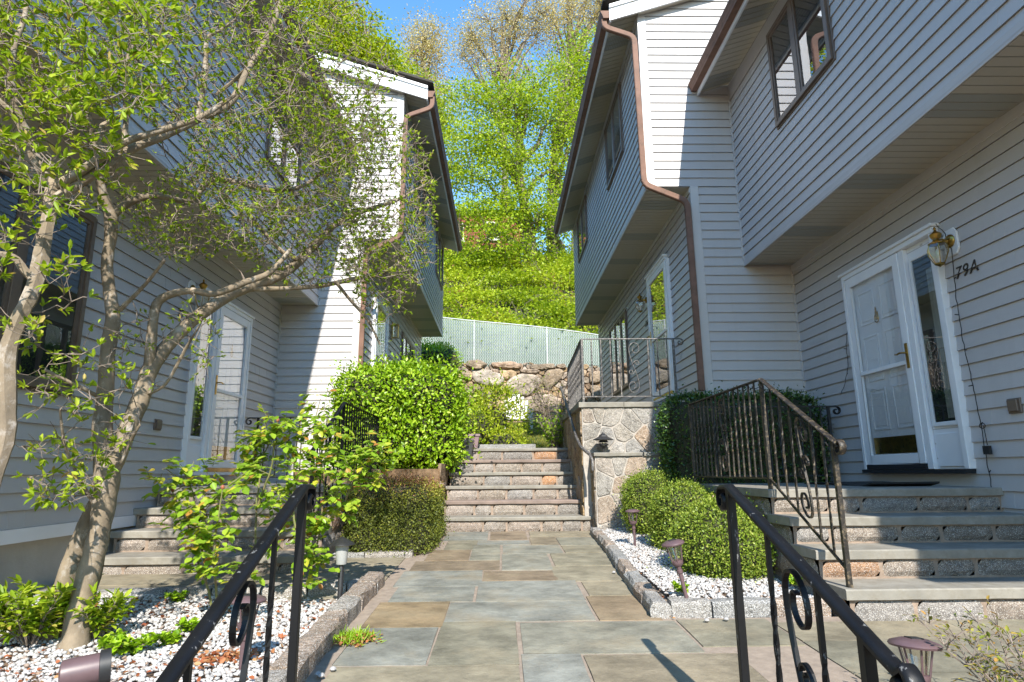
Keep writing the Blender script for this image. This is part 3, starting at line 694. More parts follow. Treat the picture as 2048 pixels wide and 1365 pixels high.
def fill(b, x0, x1, y0, y1, seed, tones, rowh=(.32, .55), w=(.5, 1.1)):
    rr = random.Random(seed); y = y0
    while y < y1-.05:
        h = min(rr.uniform(*rowh), y1-y); h = y1-y if y1-y-h < .15 else h; x = x0
        while x < x1-.05:
            wd = min(rr.uniform(*w), x1-x); wd = x1-x if x1-x-wd < .22 else wd
            flag(b, x+g, x+wd-g, y+g, y+h-g, rr.choice(tones)); x += wd
        y += h
fill(b, -3.44, -.90, 4.50, 4.98, 31, [.42, .6, .4], (.4, .5), (.9, 1.3)); fill(b, -3.44, -.90, 5.0, 5.42, 3, [.58, .6, .5], (.4, .5), (.8, 1.3)); fill(b, -1.58, -.90, 5.44, 6.1, 6, [.55, .6, .8])
p = at_path(1414, 1310)
fill(b, 1.56, 3.78, 3.42, 3.78, 11, [.8, .58, .42], (.36, .4), (.7, 1.2)); fill(b, 1.56, 3.78, 2.95, 3.42, 12, [.42, .6, .4], (.5, .6), (.9, 1.4)); fill(b, 1.02, 1.55, 3.36, 3.86, 5, [.44], (.6, .7), (.6, .7))
fill(b, 1.56, 3.78, 2.42, 2.95, 19, [.42, .5, .4], (.5, .6), (.9, 1.4)); fill(b, -.84, .96, 2.38, 2.72, 23, [.4, .6, .1, .8])
b.build('flagstones', M['slab']).name = 'flagstone_path'
bpy.data.objects['flagstone_path']['kind'] = 'structure'
b = MB()
for q in ((-.9, 1.2, 2.42, 7.95), (-3.47, -.9, 4.40, 6.1), (1.2, 3.8, 2.3, 3.9)):
    b.quad((q[0], q[2], pathz(q[2])+.002), (q[1], q[2], pathz(q[2])+.002), (q[1], q[3], pathz(q[3])+.002), (q[0], q[3], pathz(q[3])+.002))
b.build('path', M['joint'])['kind'] = 'structure'
# front steps below the camera
r = empty('entry_steps', (0, 1.4, -1.75), 'steps dropping towards the viewer between the black railings', 'steps')
for i in range(4):
    y1 = 2.42-.3*i; z = pathz(2.4)-.2*(i+1)
    if i < 4: MB().box(-.84, .96, y1-.3, y1-.0, z-.2, z).build('tread', M['tread'], r, bevel=.006)
    MB().box(-.84, .96, y1-.004, y1+.02, z, z+.198).build('riser', M['stone'], r)
# ---- kerb stones
def kerb(pts, name, w_=.13, h=.12, inner=1):
    b = MB()
    for (a, c) in zip(pts, pts[1:]):
        a, c = Vector(a), Vector(c); L = (c-a).length; d = (c-a)/L; nn = Vector((-d.y, d.x, 0))*inner; t = 0
        while t < L-.02:
            l = min(R.uniform(.22, .42), L-t); l = L-t if L-t-l < .12 else l
            b.cur = R.choice([.0, .05, .3, .6, .9]); q = []
            m = 4
            prof = [(0, -.05), (.0, h-.02), (.015, h), (w_-.02, h+R.uniform(-.01, .01)), (w_, h-.03), (w_, -.05)]
            for i in range(m+1):
                for (o_, z) in prof:
                    P = a+d*(t+.005+(l-.01)*i/m)+nn*(o_+R.uniform(-.008, .008)); P.z = pathz(P.y)+z+R.uniform(-.007, .007); q.append(P)
            k = len(prof)
            b.add(q, [(i*k+j, i*k+(j+1) % k, (i+1)*k+(j+1) % k, (i+1)*k+j) for i in range(m) for j in range(k)]+[tuple(range(k))[::-1], tuple(m*k+j for j in range(k))])
            t += l
    o = b.build(name, M['granite'], smooth=False); o['kind'] = 'structure'; return o
kerb([(1.16, 7.55, 0), (1.12, 6.2, 0), (1.04, 4.9, 0), (1.005, 3.90, 0)], 'granite_kerb', w_=.115, h=.09, inner=-1)
kerb([(1.01, 3.90, 0), (1.99, 3.93, 0)], 'granite_kerb', w_=.115, h=.095)
kerb([(-.885, 4.94, 0), (-.88, 3.6, 0), (-.865, 2.4, 0)], 'granite_kerb', w_=.14, h=.10, inner=-1)
kerb([(-.9, 4.80, 0), (-2.0, 4.62, 0), (-3.46, 4.50, 0)], 'granite_kerb', w_=.15, h=.075, inner=1)
kerb([(-1.6, 6.12, 0), (-.84, 6.12, 0)], 'granite_kerb', h=.05)
kerb([(1.56, 2.42, 0), (3.79, 2.42, 0)], 'granite_kerb', h=.05, inner=-1)

# ---- gravel beds
def gravel(name, x0, x1, y0, y1, zf, n, size, excl=None, y_near=True):
    P = NR.uniform((x0, y0), (x1, y1), (n, 2))
    if excl is not None: P = P[~excl(P[:, 0], P[:, 1])]
    n = len(P); ico = bmesh.new(); bmesh.ops.create_icosphere(ico, subdivisions=1, radius=1)
    IV = np.array([v.co for v in ico.verts]); IF = np.array([[v.index for v in f.verts] for f in ico.faces]); ico.free()
    S = NR.uniform(.6, 1.35, (n, 3))*size*np.array([1, .8, .55]); ang = NR.uniform(0, 6.28, n)
    V = IV[None]*(1+NR.normal(0, .11, (n, len(IV), 1))); V = V*S[:, None, :]
    tl = NR.normal(0, .35, n); cz, sz, ct, st = np.cos(ang), np.sin(ang), np.cos(tl), np.sin(tl)
    y2 = V[..., 1]*ct[:, None]-V[..., 2]*st[:, None]; z2 = V[..., 1]*st[:, None]+V[..., 2]*ct[:, None]; x2 = V[..., 0]
    X = x2*cz[:, None]-y2*sz[:, None]+P[:, :1]; Y = x2*sz[:, None]+y2*cz[:, None]+P[:, 1:]
    Z = z2+zf(P[:, 0], P[:, 1])[:, None]+NR.uniform(-.3, .9, n)[:, None]*size
    VV = np.stack([X, Y, Z], -1).reshape(-1, 3); FF = (IF[None]+np.arange(n)[:, None, None]*len(IV)).reshape(-1, 3)
    o = npmesh(name, VV, FF, M['pebble'], tint=np.repeat(NR.random(n), len(IF)), smooth=True); o['kind'] = 'stuff'
    b = MB(); m = 14
    return o
zl = lambda x, y: PA+PB*y+.02+.03*np.sin(x*2.1+1)*np.sin(y*1.7)
zr = lambda x, y: PA+PB*y+.055+.015*np.sin(x*5)
gravel('white_gravel', -3.45, -1.0, 1.6, 4.72, zl, 19000, .0145, excl=lambda x, y: y > 4.70+.11*(x+.9))
gravel('white_gravel', 1.09, 2.0, 3.98, 7.55, zr, 9500, .0135)
def sheet(name, x0, x1, y0, y1, zf, m, off):
    X = np.linspace(x0, x1, 16); Y = np.linspace(y0, y1, 16); V = np.array([(x, y, zf(x, y)+off) for y in Y for x in X])
    o = npmesh(name, V, np.array([(j*16+i, j*16+i+1, (j+1)*16+i+1, (j+1)*16+i) for j in range(15) for i in range(15)]), M[m], smooth=True); o['kind'] = 'structure'; return o
sheet('bed_soil', -3.46, -1.0, 1.21, 4.50, zl, 'soil', -.006); sheet('bed_soil', 1.12, 2.02, 4.0, 7.6, zr, 'soil', -.006)
sheet('bed_soil', 1.1, 3.79, 1.21, 2.40, lambda x, y: PA+PB*y+.0, 'soil', 0)
sheet('bed_soil', -1.56, -.80, 6.2, 7.9, lambda x, y: PA+PB*y+.02, 'soil', 0)

# ---- polygonal rubble walls
def clip(poly, nx, nz, c):
    out = []
    for i in range(len(poly)):
        a, d = poly[i], poly[(i+1) % len(poly)]; fa, fd = a[0]*nx+a[1]*nz-c, d[0]*nx+d[1]*nz-c
        if fa <= 0: out.append(a)
        if fa*fd < 0: t = fa/(fa-fd); out.append((a[0]+(d[0]-a[0])*t, a[1]+(d[1]-a[1])*t))
    return out
def cells(outline, seeds, gap, wts=None):
    res = []
    for i, s in enumerate(seeds):
        p = list(outline)
        for j, q in enumerate(seeds):
            if i == j or not p: continue
            dx, dz = q[0]-s[0], q[1]-s[1]; L = math.hypot(dx, dz)
            wd = 0 if wts is None else (wts[i]-wts[j])/(2*L)
            mid = L/2+wd-gap/2
            p = clip(p, dx/L, dz/L, (s[0]*dx+s[1]*dz)/L+mid)
            if len(p) < 3: break
        if len(p) >= 3: res.append(p)
    return res
def smooth_poly(p, it=2, mx=.05):
    for _ in range(it):
        q = []
        for i in range(len(p)):
            a, d = p[i], p[(i+1) % len(p)]; L = max(1e-6, math.hypot(d[0]-a[0], d[1]-a[1])); f = min(.22, mx/L); q += [(a[0]*(1-f)+d[0]*f, a[1]*(1-f)+d[1]*f), (a[0]*f+d[0]*(1-f), a[1]*f+d[1]*(1-f))]
        p = q
    # resample long edges
    q = []
    for i in range(len(p)):
        a, d = p[i], p[(i+1) % len(p)]; L = math.hypot(d[0]-a[0], d[1]-a[1]); k = max(1, int(L/.07))
        for t in range(k): q.append((a[0]+(d[0]-a[0])*t/k, a[1]+(d[1]-a[1])*t/k))
    return q
def rubble(b, outline, seeds, gap, dep, W, rough=.004, wts=None, rnd=2, mx=.05):
    for p in cells(outline, seeds, gap, wts):
        p = smooth_poly(p, rnd, mx); n = len(p)
        cx = sum(q[0] for q in p)/n; cz = sum(q[1] for q in p)/n; b.cur = R.random(); d0 = dep*R.uniform(.6, 1.3)
        ax, az = R.uniform(-.3, .3)*dep, R.uniform(-.3, .3)*dep
        rings = [(1.0, -.02), (.985, d0*.6), (.94, d0*.95), (.62, d0*1.02), (.3, d0*1.03)]; V = []
        for f, d in rings:
            for q in p:
                x, z = cx+(q[0]-cx)*f, cz+(q[1]-cz)*f; nn = rough*R.uniform(-1, 1)*(1 if d > 0 else 0)
                V.append(W(x+nn*.3, z+nn*.3, d+nn+(ax*(x-cx)+az*(z-cz) if f < 1 else 0)))
        V.append(W(cx, cz, d0*1.1))
        k = len(rings); F = [(i*n+j, i*n+(j+1) % n, (i+1)*n+(j+1) % n, (i+1)*n+j) for i in range(k-1) for j in range(n)]+[((k-1)*n+j, (k-1)*n+(j+1) % n, k*n) for j in range(n)]
        b.add(V, F)
def jitter(x0, x1, z0, z1, sx, sz, j=.32):
    S = []; nz = max(1, round((z1-z0)/sz))
    for a in range(nz):
        nx = max(1, round((x1-x0)/sx)); o = (a % 2)*.5
        for c in range(nx+1):
            x = x0+(c+o-.25+R.uniform(-j, j))*(x1-x0)/nx; z = z0+(a+.5+R.uniform(-j, j))*(z1-z0)/nz
            if x0 < x < x1: S.append((x, z))
    return S
rect = lambda a, c, e, f: [(a, e), (c, e), (c, f), (a, f)]
# right terrace
r = empty('stone_terrace', (1.8, 7.6, -.75), 'mortared fieldstone terrace with bluestone edge and lower ledge at right of the steps', 'terrace')
FY = lambda Y: (lambda x, z, d: (x, Y-d, z)); FX = lambda X: (lambda y, z, d: (X-d, y, z))
b = MB(); b.box(1.14, 2.3, 7.60, 7.95, -1.0, .17); b.box(1.04, 3.75, 7.93, 12.5, -1.0, .80); b.build('wall_core', M['mortar_pale'], r)
b = MB()
rubble(b, rect(1.15, 2.29, -.75, .16), [(1.28, .06), (1.6, .03), (1.98, .06), (2.2, -.1), (1.5, -.20), (2.0, -.28), (1.28, -.48), (1.68, -.50), (2.1, -.55), (1.35, -.7), (1.42, .09), (1.19, -.12), (1.78, -.12), (2.05, -.42), (1.5, -.35), (1.9, -.72), (2.25, -.72), (1.6, -.70)], .012, .014, FY(7.60), mx=.022)
b.build('ledge_fieldstones', M['field'], r); b = MB()
rubble(b, rect(1.05, 3.0, .22, .79), [(1.13, .5), (1.40, .70), (1.36, .40), (1.68, .60), (1.66, .27), (2.0, .50), (2.2, .3), (2.3, .55), (2.6, .4), (2.9, .6), (1.25, .74), (1.2, .3), (1.55, .45), (1.84, .73), (1.85, .42), (1.5, .27), (1.12, .7), (2.35, .7)], .012, .014, FY(7.93), mx=.022)
b.build('fieldstones', M['field'], r); b = MB()
rubble(b, rect(7.62, 7.92, -.72, .16), jitter(7.62, 7.92, -.72, .16, .3, .22), .02, .018, FX(1.14))
rubble(b, rect(7.95, 12.4, -.6, .79), jitter(7.95, 12.4, -.6, .79, .34, .24), .012, .018, FX(1.04))
b.build('side_fieldstones', M['boulder'], r)
b = MB(); slab(b, 1.125, 1.72, 7.56, 7.93, .17, .215, .006); slab(b, 1.735, 2.3, 7.56, 7.93, .17, .215, .006); b.build('ledge_cap', M['tread'], r)
b = MB(); slab(b, 1.0, 1.58, 7.89, 9.0, .80, .865, .003); slab(b, 1.585, 2.25, 7.89, 9.0, .80, .865, .003); slab(b, 2.255, 3.75, 7.89, 9.0, .80, .865, .003); slab(b, 1.0, 3.75, 9.004, 12.5, .80, .865); b.build('terrace_slab', M['tread'], r)
# left retaining wall
r = empty('retaining_wall', (-1.4, 7.9, -.75), 'shaded fieldstone planter wall left of the centre steps', 'wall')
b = MB(); b.box(-2.6, -.78, 7.95, 10.6, -1.0, .04); b.box(-1.6, -.78, 7.72, 7.95, -1.0, -.18); b.build('wall_core', M['fieldshade'], r)
b = MB(); rubble(b, rect(-2.2, -.79, -.18, .04), jitter(-2.2, -.79, -.18, .04, .34, .22), .02, .02, FY(7.95)); rubble(b, rect(-1.6, -.79, -.75, -.19), jitter(-1.6, -.79, -.75, -.19, .3, .2), .02, .016, FY(7.72))
rubble(b, rect(7.96, 10.5, -.6, .11), jitter(7.96, 10.5, -.6, .11, .34, .24), .02, .02, lambda y, z, d: (-.78+d, y, z))
b.build('fieldstones', M['fieldshade'], r)
b = MB(); slab(b, -1.62, -.70, 7.66, 7.96, -.18, -.13, .01); b.build('ledge_cap', M['tread_red'], r)
# left far terrace
r = empty('rear_terrace', (-1.5, 10.7, .3), 'small terrace hidden behind the bright shrub at the far left door', 'terrace')
MB().box(-2.22, -1.05, 10.1, 13.2, .2, 1.0).build('wall_core', M['mortar'], r); b = MB(); slab(b, -2.22, -1.0, 10.05, 13.25, 1.0, 1.06); b.build('terrace_slab', M['tread'], r)
# boulder wall at the back
r = empty('boulder_wall', (0, 21.5, 1.6), 'high dry stone wall of ochre boulders at the end of the courtyard', 'wall')
YB = 21.5
b = MB(); b.box(-9, 9, YB+.03, YB+.34, .9, 3.6); b.build('wall_core', M['soil'], r)
ZP = lambda pts: [(lambda q: (q.x, q.z))(at_y(860+x/4.265, 600+y/4.265, YB)) for x, y in pts]
BIG = [[(360,600),(440,592),(520,600),(620,640),(640,700),(600,740),(480,742),(380,700),(350,640)], [(700,660),(790,630),(900,640),(960,690),(920,740),(880,790),(830,830),(740,820),(640,780),(645,715)],
 [(1000,600),(1110,590),(1150,620),(1105,690),(1050,740),(990,770),(955,710),(970,640)], [(800,840),(900,812),(1040,805),(1130,870),(1130,945),(1000,950),(820,960),(790,900)], [(815,968),(1000,962),(1150,960),(1170,1080),(820,1080)],
 [(590,612),(700,600),(745,625),(730,660),(650,690),(600,655)], [(300,528),(420,512),(500,555),(425,588),(310,570)], [(515,540),(700,528),(790,560),(770,590),(640,592),(525,572)], [(845,558),(1060,545),(1062,590),(960,600),(850,590)],
 [(260,622),(338,605),(350,650),(340,690),(280,665)], [(355,572),(450,578),(448,590),(360,598)], [(195,602),(250,590),(310,600),(262,618),(205,622)], [(520,592),(588,600),(582,630),(525,622)], [(760,602),(900,592),(950,612),(900,635),(780,626)],
 [(900,805),(1000,772),(1010,798),(950,812)], [(420,792),(520,762),(560,800),(520,850),(420,860)], [(380,740),(465,748),(470,780),(400,790)], [(350,900),(440,890),(450,930),(370,940)], [(560,760),(625,765),(630,800),(570,800)], [(1068,560),(1150,545),(1162,590),(1080,585)],
 [(1355,735),(1440,730),(1460,820),(1385,850)], [(1350,620),(1465,610),(1455,705),(1360,720)], [(115,485),(215,490),(205,540),(120,530)], [(1165,600),(1240,590),(1300,640),(1280,720),(1180,710)], [(1180,730),(1300,735),(1330,830),(1200,840)], [(1160,870),(1300,860),(1340,960),(1170,970)],
 [(560,860),(760,850),(780,940),(700,990),(570,960)], [(400,960),(550,975),(540,1050),(390,1050)], [(230,640),(250,700),(330,720),(310,790),(200,790),(150,700)], [(150,820),(320,810),(340,880),(250,960),(140,940)], [(1480,560),(1700,550),(1720,640),(1500,650)], [(1480,670),(1620,665),(1640,800),(1500,830)]]
top = [(-9, 1.2), (9, 1.2), (9, 3.7)]+[(x, 3.74+.06*math.sin(x*2.3)+.05*math.sin(x*7)-.035*x) for x in np.linspace(8.6, -8.6, 44)]+[(-9, 4.15)]
b = MB(); rubble(b, top, jitter(-9, 9, 1.3, 4.1, .30, .17, .42), .022, .05, FY(YB), rough=.012); b.build('filling_stones', M['boulder'], r, smooth=True)
b = MB()
for q in BIG:
    P = smooth_poly(ZP(q)[::-1], 2, .05); n = len(P); cx = sum(a[0] for a in P)/n; cz = sum(a[1] for a in P)/n; b.cur = R.random(); d0 = R.uniform(.13, .19); V = []; tx, tz = R.uniform(-.12, .12), R.uniform(-.08, .08)
    rg = [(1.0, .0), (.99, .5), (.93, .85), (.8, .97), (.6, 1.0), (.35, 1.03)]
    for f, dd in rg:
        for a in P:
            x, z = cx+(a[0]-cx)*f+R.uniform(-.012, .012), cz+(a[1]-cz)*f+R.uniform(-.012, .012); V.append((x, YB-.02-d0*dd-(tx*(x-cx)+tz*(z-cz))*dd-R.uniform(-.014, .014), z))
    V.append((cx, YB-.02-d0*1.03, cz)); k = len(rg)
    b.add(V, [(i_*n+j_, i_*n+(j_+1) % n, (i_+1)*n+(j_+1) % n, (i_+1)*n+j_) for i_ in range(k-1) for j_ in range(n)]+[((k-1)*n+j_, (k-1)*n+(j_+1) % n, k*n) for j_ in range(n)])
b.build('boulders', M['boulder'], r, smooth=True)

# ---- slatted chain link fence on the wall
def fence_top(x): return 5.24-.085*x-.012*x*x*(1 if x > 0 else 0)+(.01*x*x if x < 0 else 0)
def fence_mat():
    m, nt, b_ = mat('privacy slats'); v = coords(nt)
    n = noise(nt, v, .9, 3); c = ramp(nt, n, [(.3, (.09, .17, .125)), (.55, (.16, .235, .185)), (.75, (.25, .31, .265))])
    n2 = noise(nt, coords(nt, (14, 1, .5)), 1.5, 3); c = mixc(nt, ramp(nt, n2, [(.55, (0, 0, 0)), (.7, (.55,)*3)]), c, (.31, .33, .31))
    nt.links.new(c, b_.inputs['Base Color']); b_.inputs['Roughness'].default_value = .5; return m
M['slat'] = fence_mat(); M['galv'] = plain('galvanised wire', (.50, .52, .52), .45, .4)
r = empty('slatted_fence', (0, 21.6, 3.6), 'green slatted chain link fence along the top of the boulder wall', 'fence')
b = MB(); x = -8.0; sw = .062
while x < 8:
    z1 = fence_top(x)-.04; b.quad((x, 21.62, 3.55-.03*x), (x+sw-.012, 21.605, 3.55-.03*x), (x+sw-.012, 21.605, z1), (x, 21.62, z1)); x += sw
b.build('slats', M['slat'], r)
b = MB(); x = -8.0; d = .062
for k in range(int((16+2)/d)):
    for sgn in (1, -1):
        xx = -8.5+k*d+(0 if sgn > 0 else d/2); pts = []
        # zigzag vertical wire
        z = 3.6-.03*xx; i = 0; ztp = fence_top(xx)
        V = []
        while z < ztp:
            V.append((xx+(d/2 if i % 2 else 0), 21.59, z)); z += d*.95; i += 1
        if sgn > 0:
            for a, c in zip(V, V[1:]): b.add([(a[0]-.0065, a[1], a[2]), (a[0]+.0065, a[1], a[2]), (c[0]+.0065, c[1], c[2]), (c[0]-.0065, c[1], c[2])], [(0, 1, 2, 3)])
b.build('wire_mesh', M['galv'], r)
b = MB(); b.tube([(x, 21.6, fence_top(x)) for x in np.linspace(-8, 8, 30)], .02, 8); b.build('top_rail', M['galv'], r)
for px_ in (948, 1094):
    p = at_y(px_, 690, 21.57)
    b = MB(); b.tube([(p.x, 21.57, 3.5), (p.x, 21.57, fence_top(p.x)+.03)], .022, 8); b.build('post', M['galv'], r)
for x in (-6.2, -3.7, 4.2, 6.6):
    b = MB(); b.tube([(x, 21.57, 3.5), (x, 21.57, fence_top(x)+.03)], .022, 8); b.build('post', M['galv'], r)
# ================================================================ railings
def spiral(cx, cz, r0, r1, a0, a1, n=22):
    return [(cx+(r0+(r1-r0)*i/n)*math.cos(a0+(a1-a0)*i/n), cz+(r0+(r1-r0)*i/n)*math.sin(a0+(a1-a0)*i/n)) for i in range(n+1)]
def s_scroll(c, h, k=1):
    """tall S ornament, two mirrored curls; local (s,z) points lists"""
    R1 = h*.11
    a = spiral(c-R1*.9*k, h*.84, R1*.35, R1, math.pi*2.2, -.0, 26)
    a = [(c+(x-c)*1, z) for x, z in a]
    return a
def panel(name, P0, P1, H, parent, mt, n_bal, cap_w=.042, cap_h=.014, gapb=.08, scroll=None, posts=(), end0=None, end1=None, bal=.0065, cap_mat=None, foot=None, zoff0=0):
    """railing panel between base points P0 -> P1 (the walking line); H height; bottom rail gapb above."""
    P0, P1 = Vector(P0), Vector(P1); D = P1-P0; L = math.hypot(D.x, D.y); dh = Vector((D.x/L, D.y/L, 0)); sl = D.z/L; nrm = Vector((-dh.y, dh.x, 0))
    W = lambda s, z: P0+dh*s+Vector((0, 0, sl*s+z))
    # cap rail
    pts = [W(s, H) for s in np.linspace(0, L, 6)]; tdir = (P1-P0).normalized()
    if end1 == 'scroll':
        pts += [W(L+.02+x, H+z-.0) for x, z in [(.03, .002)]]; c = (L+.055, -.05)
        for i in range(1, 20): a = math.pi/2-i*.36; rr = .052-.0021*i; pts.append(W(0, 0)+dh*(c[0]+rr*math.cos(a))+Vector((0, 0, sl*L+H+c[1]+rr*math.sin(a))))
    if end0 == 'scroll':
        q = []; c = (-.055, -.05)
        for i in range(1, 20): a = math.pi/2+i*.36; rr = .052-.0021*i; q.append(W(0, 0)+dh*(c[0]+rr*math.cos(a))+Vector((0, 0, H+c[1]+rr*math.sin(a))))
        pts = q[::-1]+pts
    b = MB(); w2 = cap_w/2
    # flat bar with moulded top: sweep rectangle along pts keeping nrm sideways
    V = []; m = len(pts)
    for i in range(m):
        t = (pts[min(i+1, m-1)]-pts[max(i-1, 0)]).normalized(); u = nrm.cross(t).normalized()
        if u.z < 0 and i in range(0, 1): pass
        u = t.cross(nrm).normalized()*-1 if False else nrm.cross(t).normalized()*-1
        for (a, c) in ((-w2, -cap_h*.5), (w2, -cap_h*.5), (w2, .0), (w2*.75, cap_h*.35), (w2*.35, cap_h*.5), (-w2*.35, cap_h*.5), (-w2*.75, cap_h*.35), (-w2, 0)):
            V.append(pts[i]+nrm*a+u*c)
    k = 8; b.add(V, [(i*k+j, i*k+(j+1) % k, (i+1)*k+(j+1) % k, (i+1)*k+j) for i in range(m-1) for j in range(k)]+[tuple(range(k))[::-1], tuple((m-1)*k+j for j in range(k))])
    b.build('handrail', cap_mat or mt, parent, smooth=True)
    b = MB(); b.tube([W(0, gapb), W(L, gapb)], .010, 4, flat=1); b.build('bottom_rail', mt, parent)
    sc = scroll or []
    for i in range(n_bal):
        s = L*(i+1)/(n_bal+1)
        if any(abs(s-c) < w_ for c, w_ in sc): continue
        z0, z1 = gapb, H-cap_h*.5; N = 26; b = MB()
        q = [W(s, z0+(z1-z0)*j/N) for j in range(N+1)]
        # square bar with twisted middle
        V = []
        for j, p in enumerate(q):
            f = j/N; ang = math.pi/4+min(max((f-.25)/.5, 0), 1)*math.pi*2
            for kk in range(4):
                a = ang+kk*math.pi/2; V.append(p+(dh*math.cos(a)+nrm*math.sin(a))*bal*1.35)
        b.add(V, [(j*4+kk, j*4+(kk+1) % 4, (j+1)*4+(kk+1) % 4, (j+1)*4+kk) for j in range(N) for kk in range(4)]); b.build('baluster', mt, parent)
    for c, w_ in sc:
        h = H-gapb; b = MB(); R1 = min(h*.10, .085)
        def curl(cx, cz, r1, a0, turns, dirn): return [(cx+r1*(1-.68*t)*math.cos(a0+dirn*t*turns*2*math.pi), cz+r1*(1-.68*t)*math.sin(a0+dirn*t*turns*2*math.pi)) for t in np.linspace(0, 1, 26)]
        R0 = min(h*.105, .078); Tx, Tz = c+R0*.25, H-R0*1.75; Bx, Bz = c-R0*.25, gapb+R0*1.75
        aa = [math.pi-2.5*math.pi*(1-t) for t in np.linspace(0, 1, 34)]
        up = [(Tx+R0*(.28+.72*t)*math.cos(a), Tz+R0*1.25*(.28+.72*t)*math.sin(a)) for a, t in zip(aa, np.linspace(0, 1, 34))]
        lo = [(2*c-x, H+gapb-z) for x, z in up][::-1]
        x0, z0 = up[-1]; x1, z1 = lo[0]
        mid = [(x0+(x1-x0)*(3*t*t-2*t**3), z0+(z1-z0)*t) for t in np.linspace(.05, .95, 16)]
        line = up+mid+lo
        def curl(cx, cz, r1, a0, turns, dirn): return [(cx+r1*(1-.68*t)*math.cos(a0+dirn*t*turns*2*math.pi), cz+r1*(1-.68*t)*math.sin(a0+dirn*t*turns*2*math.pi)) for t in np.linspace(0, 1, 26)]
        def bar(line):
            V = []; m = len(line)
            for i, (x, z) in enumerate(line):
                a, e = line[max(i-1, 0)], line[min(i+1, m-1)]; t = Vector((e[0]-a[0], e[1]-a[1])); t = t.normalized() if t.length > 1e-8 else Vector((0, 1)); q = Vector((-t.y, t.x))
                for (o, d) in ((-.0035, -.009), (.0035, -.009), (.0035, .009), (-.0035, .009)): V.append(W(x+q.x*o, z+q.y*o)+nrm*d)
            b.add(V, [(i*4+j, i*4+(j+1) % 4, (i+1)*4+(j+1) % 4, (i+1)*4+j) for i in range(m-1) for j in range(4)]+[(3, 2, 1, 0), tuple((m-1)*4+j for j in range(4))])
        bar(line)
        zc = (H+gapb)/2
        bar(curl(c+R1*.50, zc+R1*.75, R1*.5, math.pi*1.0, 1.2, -1)); bar(curl(c-R1*.50, zc-R1*.75, R1*.5, 0, 1.2, -1))
        b.build('scroll_ornament', mt, parent)
    for s, ft in posts:
        b = MB(); q = [W(s, ft), W(s, H-cap_h*.4)]; V = []
        for p in q:
            for a, c in ((-1, -1), (1, -1), (1, 1), (-1, 1)): V.append(p+dh*a*.0145+nrm*c*.0145)
        b.hexa(V); b.build('post', mt, parent, bevel=.002)
I, RU, GI = M['iron'], M['rust'], M['grey_iron']
# front pair, dropping towards the viewer
gz = pathz(2.4)
r = empty('stair_railing', (.87, 2.0, -1.2), 'black iron railing in the right foreground with curled handrail ends', 'railing', 'black iron railings at the entry steps')
panel('r', (.872, 2.40, gz), (.885, 1.52, gz-.36), .855, r, I, 2, scroll=[(.45, .11)], posts=[(0, -.02), (.80, -.45)], end0='scroll', end1='scroll', cap_w=.044, cap_h=.018, bal=.0075)
r = empty('stair_railing', (-.74, 2.0, -1.2), 'black iron railing in the left foreground beside the roses with curled top end', 'railing', 'black iron railings at the entry steps')
panel('r', (-.742, 2.38, gz), (-.75, 1.35, gz-.475), .87, r, I, 3, scroll=[(.46, .12)], posts=[(0, -.02), (.98, -.45)], end0='scroll', end1='scroll', cap_w=.044, cap_h=.018, bal=.0075)
# 79A steps
r = empty('step_railing', (2.05, 4.8, -.15), 'rust speckled iron railing with string of wire round it on the 79A steps', 'railing', 'iron railings round the door landings')
zL = -.148
panel('a', (2.06, 4.80, zL), (2.06, 3.82, zL-.53), .85, r, RU, 6, scroll=[(.56, .1)], posts=[(0, 0), (.97, -.02)], end1='scroll')
panel('b', (2.06, 6.68, zL), (2.06, 4.83, zL), .85, r, RU, 15, scroll=[(.95, .08)], posts=[(0, 0)])
panel('c', (2.09, 6.70, zL), (3.62, 6.70, zL), .82, r, M['black'], 12, posts=[(1.50, 0)], end1='scroll')
# left steps
zL = -.13
r = empty('step_railing', (-1.66, 6.4, -.13), 'dark iron railing round the left landing beside the sunlit siding', 'railing', 'iron railings round the door landings')
panel('a', (-1.64, 6.45, zL), (-1.64, 5.45, zL-.53), .85, r, I, 6, scroll=[(.5, .1)], posts=[(0, 0), (.97, -.02)], end1='scroll')
panel('b', (-1.64, 8.25, zL), (-1.64, 6.48, zL), .85, r, I, 15, posts=[(0, 0)])
panel('c', (-1.67, 8.25, zL), (-3.28, 8.25, zL), .85, r, I, 9, scroll=[(.42, .12)], posts=[(1.55, 0)], end1='scroll')
# right terrace
r = empty('terrace_railing', (1.05, 8.0, .865), 'grey iron railing with pale scroll around the raised stone terrace', 'railing')
zT = .865
panel('a', (1.075, 7.98, zT), (2.33, 7.98, zT), .85, r, GI, 9, scroll=[(.68, .13)], posts=[(0, 0), (1.22, 0)], end1='scroll', cap_w=.03)
panel('b', (1.14, 10.3, zT), (1.07, 8.0, zT), .85, r, GI, 20, posts=[(0, 0)], cap_w=.03)
# left rear terrace
r = empty('terrace_railing', (-1.05, 11.5, 1.06), 'short dark railing seen above the bright shrub', 'railing')
panel('a', (-2.2, 12.0, 1.12), (-.98, 12.0, 1.12), .95, r, M['black'], 9, posts=[(1.2, 0)])
# grab rail on the stair wall
r = empty('handrail', (1.1, 8.5, .5), 'worn grey pipe handrail fixed along the wall of the centre steps', 'railing')
b = MB(); b.tube([(1.10, 7.54, .0), (1.10, 7.54, .12), (1.08, 7.60, .19), (1.0, 7.85, .30), (.985, 8.1, .42), (.97, 9.9, 1.33), (1.0, 9.95, 1.33)], .02, 10); b.build('rail', GI, r, smooth=True)
for ya_, za_ in ((8.2, .43), (9.5, 1.09)):
    b = MB(); b.tube([(1.06, ya_, za_-.06), (.985, ya_, za_)], .01, 8); b.build('rail_bracket', GI, r)

